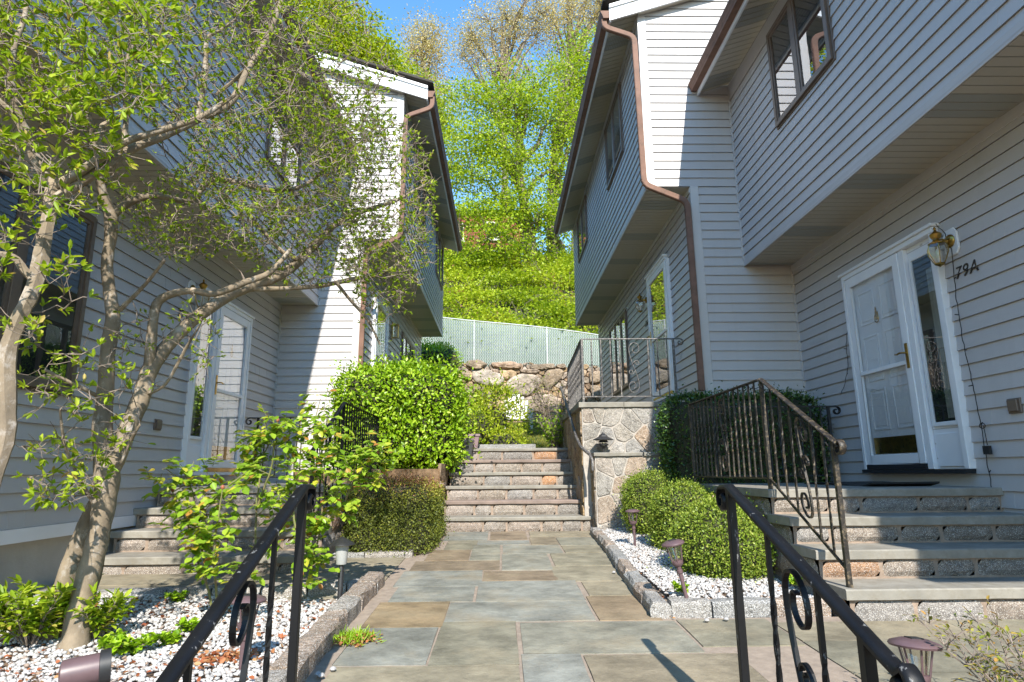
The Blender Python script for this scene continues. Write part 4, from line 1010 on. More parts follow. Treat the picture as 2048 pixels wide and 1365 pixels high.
# ================================================================ garden lights and small things
def path_light(p, H, tilt, label, rot=0, rad=.072):
    p = Vector(p); r = empty('path_light', p, label, 'garden light', 'solar lights stuck in the gravel beds')
    T = Matrix.Rotation(tilt[1], 3, 'Y')@Matrix.Rotation(tilt[0], 3, 'X')
    def fix(b): b.v = [tuple(p+T@(Vector(v)-p)) for v in b.v]; return b
    s = H/.36
    fix(MB().lathe(p, [(.011, -.05), (.012, .10*s), (.014, .17*s), (.019, .175*s), (.019, .19*s), (.013, .195*s), (.015, .21*s), (.032, .222*s), (.036, .235*s), (.036, .245*s), (.02, .25*s)], 12)).build('stake', M['plum'], r, smooth=True)
    fix(MB().lathe(p, [(.028, .25*s), (.046, .335*s)], 14)).build('glass', M['lampglass'], r, smooth=True)
    b = MB()
    for k in range(6):
        a = k*math.pi/3+.3; b.tube([p+Vector((.034*math.cos(a), .034*math.sin(a), .24*s)), p+Vector((.053*math.cos(a), .053*math.sin(a), .338*s))], .0038, 5)
    fix(b).build('cage_bars', M['plum'], r)
    fix(MB().lathe(p, [(.01, .328*s), (rad*.96, .334*s), (rad, .341*s), (rad*.93, .349*s), (rad*.55, .360*s), (.002, .363*s)], 24)).build('cap', M['plum'], r, smooth=True)
    q = Vector(p); fix(MB().box(q.x-.022, q.x+.022, q.y-.022, q.y+.022, q.z+.362*s, q.z+.3645*s)).build('solar_cell', M['black'], r)
    return r
path_light((1.30, 6.25, -.735), .36, (0, -.03), 'plum brown solar path light in front of the round boxwood, nearest the stone wall')
path_light((1.135, 3.98, -.80), .38, (0, -.2), 'plum brown solar path light leaning left beside the largest boxwood')
path_light((-1.155, 2.98, -.90), .36, (0, .02), 'plum brown solar path light behind the left foreground railing', rad=.082)
path_light((1.44, 2.30, -.95), .36, (-.08, .06), 'plum brown solar path light beside the thin azalea at lower right', rad=.085)
# dark lamp with flared glass beside the roses
p = Vector((-1.06, 4.30, -.83)); r = empty('path_light', p, 'black lamp with frosted cup under the rose bush at the kerb', 'garden light', 'solar lights stuck in the gravel beds')
MB().lathe(p, [(.016, -.05), (.018, .22), (.012, .235)], 12).build('stake', M['black'], r, smooth=True)
MB().lathe(p, [(.022, .235), (.034, .24), (.042, .32), (.045, .36)], 14).build('glass', M['blind'], r, smooth=True)
MB().lathe(p, [(.01, .355), (.085, .362), (.078, .372), (.03, .40), (.004, .412)], 20).build('cap', M['black'], r, smooth=True)
# pagoda lantern on the ledge
p = Vector((1.275, 7.75, .216)); r = empty('pagoda_lantern', p, 'small black tiered pagoda lantern standing on the stone ledge', 'garden light')
MB().lathe(p, [(.012, 0), (.03, .006), (.012, .016), (.012, .05), (.035, .075), (.05, .085), (.05, .09)], 12).build('base', M['black'], r)
for z, rr in ((.10, .066), (.135, .062)): MB().lathe(p+Vector((0, 0, z)), [(.05, 0), (rr, -.006), (rr+.002, 0), (.045, .018)], 12).build('tier', M['black'], r)
MB().lathe(p, [(.034, .09), (.034, .17)], 10).build('glass', M['lampglass'], r)
MB().lathe(p+Vector((0, 0, .165)), [(.03, -.0), (.128, -.008), (.130, 0), (.06, .035), (.05, .05), (.018, .075), (.008, .095)], 6).build('roof', M['black'], r)
# spotlight lower left
p = at_path(165, 1345); p = Vector((-1.73, 2.42, -.80)); r = empty('spotlight', p, 'brown tubular garden spotlight lying in the lower left gravel', 'garden light')
a = at_y(118, 1352, 2.38); c = at_y(212, 1333, 2.45); d = (c-a).normalized()
MB().lathe(a, [(.03, 0), (.047, .006), (.05, .03), (.05, (c-a).length-.02)], 20, axis=d).build('body', M['plum'], r, smooth=True)
MB().lathe(a+d*((c-a).length-.02), [(.05, 0), (.058, .002), (.058, .035), (.05, .036), (.048, .02), (.01, .018)], 20, axis=d).build('rim', M['black'], r, smooth=True)
b = MB(); m = a+d*.12; b.tube([m, m-Vector((0, 0, .18))], .012, 8); b.build('stake', M['plum'], r)
MB().lathe(a+d*.155+Vector((.0, -.05, .0)), [(.01, -.004), (.009, .004)], 10, axis=(0, -1, 0)).build('screw', M['bulb'], r)
# flower pots on the steps
def pot(c, w0, w1, h, label, m='plum', soil=True):
    c = Vector(c); r = empty('flower_pot', c, label, 'pot', 'square pots beside the centre steps')
    b = MB(); z = c.z; R4 = lambda w_, zz: [(c.x-w_, c.y-w_, zz), (c.x+w_, c.y-w_, zz), (c.x+w_, c.y+w_, zz), (c.x-w_, c.y+w_, zz)]
    rings = [R4(w0, z), R4(w1, z+h-.035), R4(w1+.014, z+h-.035), R4(w1+.014, z+h), R4(w1-.008, z+h), R4(w1-.012, z+h-.03)]
    V = [q for rr in rings for q in rr]; n = 4
    b.add(V, [(i*n+k, i*n+(k+1) % n, (i+1)*n+(k+1) % n, (i+1)*n+k) for i in range(len(rings)-1) for k in range(n)]+[(3, 2, 1, 0), tuple((len(rings)-1)*n+k for k in range(4))]); b.build('pot_body', M[m], r, bevel=.004)
    return r
M['grey_pot'] = plain('black glazed pot', (.05, .052, .055), .35); M['mauve'] = plain('mauve plastic pot', (.24, .17, .18), .5)
p = at_y(931, 921, 9.42); pot((p.x, 9.42, CZ[0]+.90-.18*0+.0), .085, .115, .30, 'dark glazed square pot on the step below the bright shrub', 'grey_pot')
pot((-.47, 9.72, ztop), .10, .13, .22, 'mauve square planter at the top of the steps', 'mauve')
# white garden chair
p = at_y(1030, 862, 17.0); zc = 1.05; X0 = 17.0
r = empty('garden_chair', (p.x, 17, zc), 'weathered white slatted garden chair half hidden in brambles by the boulder wall', 'chair')
cx = p.x
for k in range(6): x = cx-.30+k*.12; z1 = zc+1.12-.10*abs(k-2.5)**1.5*.5; b = MB(); b.hexa([(x, 17.25, zc+.35), (x+.095, 17.25, zc+.35), (x+.095, 17.27, zc+.35), (x, 17.27, zc+.35), (x, 17.45, z1), (x+.095, 17.45, z1), (x+.095, 17.47, z1), (x, 17.47, z1)]); b.build('back_slat', M['white'], r)
MB().box(cx-.32, cx+.42, 16.75, 17.3, zc+.33, zc+.355).build('seat', M['white'], r)
for x in (cx-.36, cx+.38):
    MB().box(x, x+.13, 16.7, 17.35, zc+.58, zc+.605).build('armrest', M['white'], r)
    for y in (16.75, 17.28): MB().box(x+.03, x+.10, y, y+.05, zc-.03, zc+.58).build('leg', M['white'], r)
# door mat
b = MB(); n = 24; V = []
for i in range(n+1):
    u = i/n; y = 6.30-u*1.15; z = -.148+.012+.012*math.sin(u*5)+(.035*max(0, (u-.85)/.15) if u > .85 else 0)
    V += [(3.05, y, z), (3.62, y, z+.004), (3.62, y, z-.012), (3.05, y, z-.012)]
b.add(V, [(4*i+k, 4*i+4+k, 4*i+4+(k+1) % 4, 4*i+(k+1) % 4) for i in range(n) for k in range(4)]+[(3, 2, 1, 0), (4*n, 4*n+1, 4*n+2, 4*n+3)])
tag(b.build('door_mat', M['rubber']), 'black rubber mat with a lifted corner on the 79A landing', 'mat')
# light string round the 79A door
W = lambda px_, py_: at_x(px_, py_, 3.765)
pts = [(1682, 790), (1690, 770), (1697, 735), (1693, 690), (1697, 640), (1693, 590), (1694, 556), (1740, 528), (1800, 490), (1845, 462), (1873, 447), (1890, 468), (1903, 500), (1908, 540), (1912, 590), (1920, 640), (1928, 690), (1940, 740), (1950, 790), (1962, 850), (1968, 880), (1975, 930), (1981, 960), (1986, 985)]
P = [W(*q) for q in pts]; Q = []
for a, c in zip(P, P[1:]):
    k = max(2, int((c-a).length/.04))
    for i in range(k): t = i/k; Q.append(a.lerp(c, t)+Vector((R.uniform(-.006, .0), R.uniform(-.005, .005), R.uniform(-.006, .006))))
Q.append(P[-1]); r = empty('light_string', P[10], 'black wire of tiny fairy lights pinned round the 79A door', 'fairy lights')
b = MB(); b.tube(Q, .0032, 5); b.build('wire', M['rubber'], r)
b = MB()
for i in range(6, len(Q), 7):
    d = Vector((-.3, R.choice([-1, 1]), R.uniform(-.2, .6))).normalized(); b.tube([Q[i], Q[i]+d*.035], .0045, 5)
b.build('bulbs', M['rubber'], r)
q = W(1967, 852); b = MB(); b.tube([q+Vector((-.01, .03*math.sin(t), .02*math.cos(t))) for t in np.linspace(0, 12, 30)], .003, 5); b.tube([q, q+Vector((-.01, -.02, -.15))], .003, 5); q2 = q+Vector((-.015, -.02, -.2)); b.box(q2.x-.015, q2.x+.01, q2.y-.03, q2.y+.03, q2.z-.02, q2.z+.045); b.build('plug', M['rubber'], r)
q = P[-1]; b = MB(); b.box(q.x-.015, q.x+.01, q.y-.012, q.y+.012, q.z-.07, q.z+.02); b.build('timer', M['bulb'], r)
# second string twisted round the 79A handrail
b = MB(); Q = []
for i in range(150):
    t = i/149; y = 6.6-2.75*t; z = -.148+.83 if y > 4.8 else -.148+.83-(4.8-y)*.54
    Q.append((2.06+.02*math.cos(t*60)+R.uniform(-.004, .004), y, z+.018*math.sin(t*60)-abs(math.sin(t*17))*.03))
b.tube(Q, .0025, 4)
for i in range(5, 150, 6): v = Vector(Q[i]); b.tube([v, v+Vector((R.uniform(-.03, .03), 0, R.uniform(-.02, .03)))], .004, 4)
tag(b.build('wire_string', M['rubber']), 'thin dark fairy light wire wound round the rusty 79A railing', 'fairy lights')
# ================================================================ plants
def sphere_pts(n, p=2.0):
    v = unit(NR.normal(size=(n, 3))); k = (np.abs(v)**p).sum(1)**(-1/p); return v*k[:, None], v
def lump(V, c, amp, fr, seed):
    a = seed*1.7
    return amp*(np.sin(V[:, 0]*fr+a)*np.cos(V[:, 1]*fr*1.1+a*2)+np.sin(V[:, 2]*fr*1.3+a*.7)*.8+np.sin((V[:, 0]+V[:, 1])*fr*2.3+a)*.4)
def shrub(name, label, c, rad, n, L, mt, p=2.4, amp=.03, fr=7, shag=.05, wid=.55, up=.3, group=None, core=.9, fine=False, cat='shrub', bottom=None, toptint=0):
    c = np.array(c, float); rad = np.array(rad, float); sd = R.random()*9
    r = empty(name, (c[0], c[1], c[2]-rad[2]), label, cat, group)
    S, v = sphere_pts(n, p); nrm = unit(np.sign(S)*np.abs(S)**(p-1)/rad)
    area = np.linalg.norm(S*0+nrm*1, axis=1)
    P = c+S*rad; P = P+nrm*(lump(P, c, amp, fr, sd)[:, None]+NR.exponential(shag*.5, n)[:, None]-shag*.6)
    D = nrm*.8+NR.normal(size=(n, 3))*.75; D[:, 2] += up
    N = nrm+NR.normal(size=(n, 3))*.5; N[:, 2] += .4
    if bottom is not None:
        k = P[:, 2] > bottom; P, D, N = P[k], D[k], N[k]
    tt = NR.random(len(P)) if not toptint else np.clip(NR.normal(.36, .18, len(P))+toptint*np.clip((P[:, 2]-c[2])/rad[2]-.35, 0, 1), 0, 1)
    leaves('foliage', P, D, N, L, M[mt], r, wid=wid, fine=fine, tint=tt)
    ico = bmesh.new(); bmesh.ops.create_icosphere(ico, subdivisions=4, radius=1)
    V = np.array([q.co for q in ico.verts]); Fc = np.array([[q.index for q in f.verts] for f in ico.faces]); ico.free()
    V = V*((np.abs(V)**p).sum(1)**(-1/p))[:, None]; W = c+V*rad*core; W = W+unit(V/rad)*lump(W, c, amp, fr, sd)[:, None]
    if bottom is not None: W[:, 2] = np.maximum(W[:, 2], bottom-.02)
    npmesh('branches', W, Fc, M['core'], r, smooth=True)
    return r
G1 = 'round clipped boxwoods in the gravel bed'
shrub('boxwood', 'smallest round boxwood nearest the stone wall', (1.64, 7.04, -.36), (.30, .29, .33), 15000, .019, 'box', 2.1, .022, 11, .04, .6, group=G1)
shrub('boxwood', 'middle boxwood between the smaller round one and the largest one', (1.76, 6.05, -.50), (.33, .36, .35), 19000, .019, 'box', 2.15, .024, 10, .04, .6, group=G1)
shrub('boxwood', 'largest boxwood with a dry straw coloured patch on top', (1.70, 4.97, -.56), (.34, .43, .34), 26000, .019, 'box', 2.2, .028, 9, .045, .6, group=G1)
n = 500; P = NR.normal(size=(n, 3))*(.045, .05, .012)+(1.80, 4.97, -.235); leaves('dry_patch', P, NR.normal(size=(n, 3))+(0, 0, .4), NR.normal(size=(n, 3))+(0, 0, 1), .022, leafmat('dry leaf', [(0, (.42, .28, .13)), (1, (.62, .45, .25))], .3), bpy.data.objects['boxwood.002'], .5, False)
o = bpy.data.objects['dry_patch']
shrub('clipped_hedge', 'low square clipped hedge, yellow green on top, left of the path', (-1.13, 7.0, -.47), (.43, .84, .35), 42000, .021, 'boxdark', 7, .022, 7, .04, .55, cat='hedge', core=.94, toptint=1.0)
shrub('holly_hedge', 'tall dark hedge behind the rusty railing and 79A landing', (2.80, 7.22, .03), (.88, .30, .82), 26000, .034, 'holly', 8, .02, 5, .05, .6, cat='hedge', core=.93)
shrub('bright_shrub', 'large glossy bright green rounded shrub against the sunlit left siding', (-1.42, 8.95, .76), (.85, .72, .72), 21000, .052, 'bright', 4.0, .05, 4.5, .12, .55, up=.1, cat='shrub', fine=True, core=.86)

def twiggy(name, label, base, height, spread, nst, leafL, mt, nleaf, cat='plant', stemmat='twig', rad=.004, group=None, lean=(0, 0), wid=.5, sub=3, kind_up=.5, crownlow=.25):
    base = Vector(base); r = empty(name, base, label, cat, group); b = MB(); LP, LD_, LN = [], [], []
    for i in range(nst):
        a = R.uniform(0, 6.28); q = base+Vector((math.cos(a), math.sin(a), 0))*R.uniform(0, spread*.15); d = Vector((math.cos(a)*spread*R.uniform(.3, 1)+lean[0], math.sin(a)*spread*R.uniform(.3, 1)+lean[1], height*R.uniform(.65, 1)))
        pts = [q]; m = 7
        for j in range(1, m+1):
            t = j/m; pts.append(q+Vector((d.x*t**1.4, d.y*t**1.4, d.z*t))+Vector((R.uniform(-1, 1), R.uniform(-1, 1), 0))*height*.025)
        b.tube(pts, [rad*(1-.6*j/m) for j in range(m+1)], 5)
        for j in range(2, m+1):
            if j/m < crownlow: continue
            for k in range(sub):
                dd = Vector((R.uniform(-1, 1), R.uniform(-1, 1), R.uniform(-.1, .9))).normalized(); l = height*R.uniform(.08, .22); e = pts[j]+dd*l
                b.tube([pts[j], (pts[j]+e)/2+Vector((0, 0, l*.1)), e], [rad*.4, rad*.3, rad*.2], 4)
                for z in range(nleaf):
                    t = R.uniform(.4, 1); LP.append(pts[j].lerp(e, t)); LD_.append(dd+Vector((R.uniform(-1, 1), R.uniform(-1, 1), R.uniform(-.6, .8)))); LN.append((R.uniform(-.5, .5), R.uniform(-.5, .5), 1))
    b.build('stems', M[stemmat], r)
    if LP: leaves('leaves', LP, np.array([tuple(v) for v in LD_]), LN, leafL, M[mt], r, wid, True)
    return r
# ---- roses: hand placed canes
def rose(label, paths, fol, nleaf, L, bare=()):
    base = Vector(paths[0][0]); r = empty('rose_bush', base, label, 'rose bush', 'rose bushes by the left railing'); b = MB(); LP, LD_, LN = [], [], []; buds = MB()
    for pts in paths:
        pts = [Vector(p) for p in pts]; q = []
        for a, c in zip(pts, pts[1:]):
            for t in (0, .33, .66): q.append(a.lerp(c, t)+Vector([R.uniform(-.006, .006) for _ in range(3)]))
        q.append(pts[-1]); m = len(q); b.tube(q, [.0085*(1-.65*i/m) for i in range(m)], 6)
        for i in range(3, m, 2):
            if R.random() < .6:
                d = Vector((R.uniform(-1, 1), R.uniform(-.6, .6), R.uniform(.1, 1))).normalized(); e = q[i]+d*R.uniform(.08, .2); b.tube([q[i], (q[i]+e)/2, e], [.004, .003, .002], 5); fol.append((e, .07, 4))
        buds.lathe(q[-1], [(.003, 0), (.010, .008), (.012, .018), (.006, .028)], 7)
    for c, rr, k in fol:
        for _ in range(int(k*2.0)):
            s = Vector(c)+Vector([R.gauss(0, rr*.6) for _ in range(3)]); d = Vector((R.uniform(-1, 1), R.uniform(-1, .4), R.uniform(-.7, .5))).normalized(); ln = R.uniform(.05, .09)
            b.tube([s, s+d*ln], [.0022, .0014], 4); side = d.cross(Vector((0, 0, 1))).normalized() if abs(d.z) < .95 else Vector((1, 0, 0))
            for t, sg in ((1, 0), (.7, 1), (.7, -1), (.35, 1), (.35, -1)):
                LP.append(s+d*ln*t); LD_.append(d+side*sg*1.6+Vector((0, 0, -.2))); LN.append((R.uniform(-.5, .5), R.uniform(-.7, .2), 1))
    b.build('canes', M['cane'], r, smooth=True); leaves('leaves', LP, np.array([tuple(v) for v in LD_]), LN, L, M['rose'], r, .68, True, fold=.2)
    buds.build('rose_hips', M['hip'], r, smooth=True); return r
M['cane'] = plain('rose cane', (.16, .17, .06), .6, 0, .3, 12, c2=(.22, .14, .09), th=(.5, .6)); M['hip'] = plain('dried rose hip', (.30, .10, .05), .7)
Y = lambda x, y, d: at_y(x, y, d)
rose('smaller rose bush on a single forked cane left of the foreground railing', [[at_path(430, 1240), Y(412, 1160, 3.9), Y(405, 1100, 3.9), Y(395, 1040, 3.9), Y(385, 985, 3.9), Y(370, 950, 3.9)], [Y(412, 1160, 3.9), Y(395, 1120, 3.9), Y(380, 1060, 3.92), Y(345, 985, 3.95)], [at_path(440, 1245), Y(425, 1130, 3.8), Y(432, 1060, 3.8), Y(445, 980, 3.8)]],
     [(Y(345, 980, 3.95), .09, 5), (Y(385, 975, 3.9), .08, 5), (Y(385, 1030, 3.9), .09, 6), (Y(420, 1010, 3.9), .09, 6), (Y(450, 1000, 3.9), .07, 4), (Y(400, 1070, 3.85), .08, 5), (Y(445, 1130, 3.8), .08, 6), (Y(470, 1150, 3.8), .07, 4)], 3, .050)
rose('taller spreading rose bush behind the left foreground railing', [[at_path(505, 1215), Y(512, 1100, 4.3), Y(515, 1000, 4.3), Y(520, 920, 4.3), Y(545, 880, 4.3)], [Y(515, 1010, 4.3), Y(540, 950, 4.25), Y(550, 880, 4.2), Y(555, 845, 4.2)],
      [at_path(610, 1190), Y(625, 1130, 4.4), Y(640, 1060, 4.4), Y(650, 980, 4.4), Y(640, 900, 4.5), Y(630, 840, 4.5)], [Y(640, 1060, 4.4), Y(690, 1000, 4.4), Y(720, 940, 4.4), Y(755, 910, 4.4)], [Y(650, 980, 4.4), Y(690, 930, 4.5), Y(720, 900, 4.5)], [at_path(600, 1190), Y(600, 1120, 4.2), Y(585, 1000, 4.2), Y(590, 900, 4.3), Y(600, 845, 4.3)]],
     [(Y(x, y, 4.3+R.uniform(-.15, .15)), .085, 5) for x, y in [(495, 885), (530, 870), (510, 930), (545, 920), (570, 900), (600, 850), (630, 840), (650, 880), (610, 890), (590, 940), (560, 970), (540, 1000), (620, 940), (650, 930), (680, 900), (700, 920), (730, 915), (755, 905), (690, 960), (720, 960), (660, 990), (690, 1010), (640, 1030), (620, 1060), (655, 1060), (610, 1000), (580, 1040), (640, 1110), (620, 1150), (560, 1080), (745, 950), (675, 870)]], 4, .050)
# ---- low plants in the beds
twiggy('seedling_clump', 'dense clump of fresh magnolia suckers in the lower left corner', at_path(60, 1300)+Vector((0, 0, .03)), .27, .30, 26, .055, 'mag', 3, wid=.38, sub=3, crownlow=.2)
twiggy('seedling_clump', 'suckers at the foot of the two magnolia trunks', at_path(190, 1290)+Vector((0, 0, .03)), .20, .16, 9, .05, 'mag', 3, wid=.38)
twiggy('columbine', 'patch of lobed green leaves in the gravel beside the spotlight', at_path(245, 1322)+Vector((0, 0, .03)), .07, .15, 14, .030, 'bright', 3, wid=.9)
for px_, py_, lb in ((340, 1305, 'small weed with round leaves between spotlight patch and railing'), (375, 1275, 'tiny weed near the rose cane'), (190, 1262, 'sprout close to the right trunk'), (355, 1215, 'weed by the low stone edging')):
    twiggy('weed', lb, at_path(px_, py_)+Vector((0, 0, .03)), .05, .06, 6, .025, 'bright', 3, wid=.8, group='small weeds in the left gravel')
twiggy('azalea', 'thin twiggy azalea with tiny yellow green buds at the lower right', (1.82, 2.22, -.96), .42, .36, 20, .020, 'azalea', 2, rad=.005, sub=5, wid=.5)
twiggy('azalea', 'second sparse azalea at the right edge of the frame', (2.35, 2.45, -.92), .36, .34, 14, .020, 'azalea', 2, rad=.005, sub=5, wid=.5)
twiggy('weed', 'bright weed under the leaning path light', (1.17, 4.22, -.78), .05, .06, 7, .02, 'bright', 3, wid=.9, group='small weeds in the right gravel')
twiggy('weed', 'little green weed between largest boxwood and steps', (1.93, 4.30, -.76), .06, .06, 6, .02, 'bright', 3, wid=.9, group='small weeds in the right gravel')
# grass tuft on the path edge, with fallen leaves
def litter(name, c, s, n, L, label=None):
    P = NR.normal(size=(n, 3))*np.array([s[0], s[1], 0]); P[:, 0] += c[0]; P[:, 1] += c[1]; P[:, 2] = PA+PB*P[:, 1]+c[2]+np.abs(NR.normal(size=n))*s[2]
    o = leaves(name, P, NR.normal(size=(n, 3))*(1, 1, .35), NR.normal(size=(n, 3))*.5+(0, 0, 1), L, M['redleaf'], None, .6, True); o['kind'] = 'stuff'; return o
c = at_path(712, 1287); litter('fallen_leaves', (c.x, c.y, .012), (.05, .045, .012), 260, .022)
n = 420; P = NR.normal(size=(n, 3))*(.045, .05, 0)+(c.x-.01, c.y+.02, pathz(c.y)+.01)
tag(leaves('grass_tuft', P, NR.normal(size=(n, 3))*(.8, .8, .2)+(0, 0, .6), NR.normal(size=(n, 3)), .055, M['bright'], None, .07, True), 'small tuft of grass and leaf litter against the left kerb', 'grass tuft')
for y_, n in ((5.15, 110), (4.45, 120), (4.1, 60), (6.6, 40)):
    litter('fallen_leaves', (1.00+(y_-4)*.03, y_, .014), (.025, .09, .006), n, .02)
n = 700; P = NR.uniform((-3.4, 2.3), (-1.0, 4.4), (n, 2)); Z = zl(P[:, 0], P[:, 1])+.02
o = leaves('fallen_leaves', np.c_[P, Z], NR.normal(size=(n, 3))*(1, 1, .3), NR.normal(size=(n, 3))*.5+(0, 0, 1), .026, M['redleaf'], None, .7, True); o['kind'] = 'stuff'
for (x, y, s, n) in ((-2.35, 2.75, .25, 500), (-1.3, 3.1, .09, 200), (-1.6, 2.5, .1, 120)):
    P = NR.normal(size=(n, 2))*s*(1, .6)+(x, y); o = leaves('fallen_leaves', np.c_[P, zl(P[:, 0], P[:, 1])+.022], NR.normal(size=(n, 3))*(1, 1, .3), NR.normal(size=(n, 3))*.5+(0, 0, 1), .026, M['redleaf'], None, .6, True); o['kind'] = 'stuff'
b = MB()
for x, y in [(-.80, 2.98), (-.77, 3.06), (-.82, 3.0), (1.18, 3.78), (1.30, 3.80), (1.75, 3.2), (.9, 5.2)]: b.lathe((x, y, pathz(y)+.014), [(.008, 0), (.016, .008), (.012, .016), (.004, .02)], 7)
tag(b.build('loose_pebbles', M['pebble'], smooth=True), kind='stuff')

# ---- magnolia
def bend(pts, sub=4):
    P = [Vector((p[0], p[1], p[2])) for p in pts]; rr = [p[3] for p in pts]; out = []; ro = []
    for i in range(len(P)-1):
        p0, p1, p2, p3 = P[max(i-1, 0)], P[i], P[i+1], P[min(i+2, len(P)-1)]
        for k in range(sub):
            t = k/sub; q = .5*((2*p1)+(p2-p0)*t+(2*p0-5*p1+4*p2-p3)*t*t+(3*p1-p0-3*p2+p3)*t**3); out.append(q); ro.append((rr[i]*(1-t)+rr[i+1]*t)*R.uniform(.94, 1.07))
    out.append(P[-1]); ro.append(rr[-1]); return out, ro
def stem_px(l):
    res = []
    for (px_, py_, d, r_) in l:
        v = at_y(px_, py_, d); res.append((v.x, v.y, v.z, r_*d/F_PX*.98))
    return res
ST = [
 [(130, 1330, 3.42, 30), (148, 1290, 3.45, 25), (165, 1200, 3.5, 21), (188, 1110, 3.5, 20), (205, 1030, 3.5, 19), (214, 960, 3.5, 22), (208, 900, 3.5, 19), (205, 850, 3.5, 17), (212, 770, 3.5, 15), (216, 700, 3.5, 14), (226, 640, 3.5, 14), (220, 590, 3.5, 12), (214, 530, 3.5, 11), (222, 470, 3.5, 12), (222, 425, 3.5, 14)],
 [(80, 1310, 3.6, 28), (100, 1270, 3.6, 23), (125, 1190, 3.6, 20), (152, 1110, 3.58, 19), (175, 1050, 3.56, 17), (198, 1000, 3.53, 16), (212, 962, 3.5, 15)],
 [(214, 960, 3.5, 17), (235, 910, 3.5, 17), (255, 860, 3.55, 17), (285, 790, 3.6, 17), (300, 740, 3.65, 16), (345, 680, 3.7, 13), (400, 630, 3.8, 12), (470, 585, 3.95, 12), (540, 560, 4.1, 11), (590, 530, 4.2, 10), (640, 480, 4.35, 8), (670, 450, 4.4, 6.5), (720, 425, 4.5, 5), (790, 402, 4.6, 4), (850, 370, 4.7, 2.5)],
 [(298, 745, 3.65, 11), (303, 680, 3.6, 10), (312, 612, 3.6, 10), (340, 590, 3.6, 8), (385, 582, 3.6, 7), (430, 588, 3.65, 7), (490, 565, 3.7, 7), (540, 545, 3.8, 6), (580, 500, 3.9, 4)],
 [(490, 578, 4.0, 6), (560, 578, 4.1, 5), (640, 572, 4.3, 5), (700, 560, 4.4, 5), (770, 545, 4.5, 4), (830, 500, 4.6, 3)], [(672, 565, 4.35, 4), (700, 600, 4.4, 3.5), (735, 640, 4.45, 3), (760, 690, 4.5, 2)],
 [(500, 430, 4.1, 3), (560, 500, 4.1, 4), (600, 520, 4.2, 5)],
 [(-40, 1080, 2.7, 9), (-22, 1010, 2.7, 11), (-5, 940, 2.7, 14), (14, 870, 2.7, 16), (12, 790, 2.7, 19), (14, 710, 2.7, 18), (38, 640, 2.7, 15), (62, 590, 2.7, 15), (78, 540, 2.75, 18), (88, 480, 2.77, 15), (100, 420, 2.8, 15), (106, 370, 2.8, 15)],
 [(70, 565, 2.73, 9), (48, 540, 2.72, 8), (25, 515, 2.7, 8), (-25, 508, 2.65, 7)],
 [(106, 372, 2.8, 12), (80, 335, 2.8, 10), (62, 285, 2.8, 9), (38, 225, 2.75, 9), (22, 160, 2.7, 8), (30, 90, 2.7, 6), (50, 30, 2.75, 5), (60, -60, 2.8, 4)],
 [(100, 372, 2.8, 8), (66, 320, 2.72, 7), (28, 232, 2.65, 6), (-30, 180, 2.6, 5)],
 [(110, 374, 2.8, 11), (150, 350, 2.82, 9), (205, 313, 2.85, 9), (248, 285, 2.9, 8), (320, 262, 2.95, 7), (400, 235, 3.0, 6), (470, 190, 3.1, 4)],
 [(110, 400, 2.8, 13), (150, 372, 2.85, 11), (210, 335, 2.9, 10), (260, 300, 3.0, 10), (330, 270, 3.1, 9), (400, 238, 3.2, 8), (462, 205, 3.3, 8), (495, 140, 3.4, 7), (525, 95, 3.5, 7), (552, 35, 3.5, 6), (575, -40, 3.5, 5)],
 [(248, 290, 2.9, 7), (252, 240, 2.9, 6), (250, 190, 2.9, 5), (256, 120, 2.9, 4), (262, 60, 2.9, 3)], [(205, 312, 2.85, 7), (200, 260, 2.9, 7), (232, 238, 2.95, 5), (270, 215, 3, 4)],
 [(395, 238, 3.2, 5), (410, 150, 3.3, 6), (414, 80, 3.3, 5), (440, 62, 3.3, 4), (470, 40, 3.3, 3)], [(500, 130, 3.4, 5), (470, 160, 3.5, 4), (430, 190, 3.5, 3)],
 [(222, 430, 3.5, 12), (205, 385, 3.45, 9), (192, 330, 3.4, 8), (180, 250, 3.35, 6), (168, 180, 3.3, 5)], [(225, 430, 3.5, 10), (260, 405, 3.55, 8), (312, 392, 3.6, 7), (380, 402, 3.9, 6), (418, 362, 4.0, 6), (470, 364, 4.1, 6), (545, 382, 4.2, 5), (610, 370, 4.3, 4), (660, 330, 4.4, 3)],
 [(285, 790, 3.6, 5), (330, 770, 3.55, 3), (370, 700, 3.5, 3), (400, 650, 3.4, 2)], [(210, 800, 3.5, 5), (150, 770, 3.3, 4), (90, 740, 3.2, 3)], [(240, 620, 3.5, 5), (290, 570, 3.4, 3.5), (330, 520, 3.3, 3)],
 [(190, 1010, 3.5, 5), (160, 960, 3.4, 3.5), (130, 890, 3.3, 3), (120, 820, 3.2, 2)], [(270, 830, 3.55, 4), (240, 930, 3.4, 3), (262, 880, 3.35, 3), (280, 850, 3.3, 2)],
]
r = empty('magnolia_tree', at_y(140, 1300, 3.5), 'multi trunked magnolia with fresh leaves in the left gravel bed', 'tree')
b = MB(); SK = []
for l in ST[:1]+ST[1:]:
    q, rr = bend(stem_px(l)); b.tube(q, rr, 10 if rr[0] > .02 else 6)
    for i, v in enumerate(q): SK.append((v.x, v.y, v.z, rr[i]))
b.build('trunk', M['bark'], r, smooth=True)
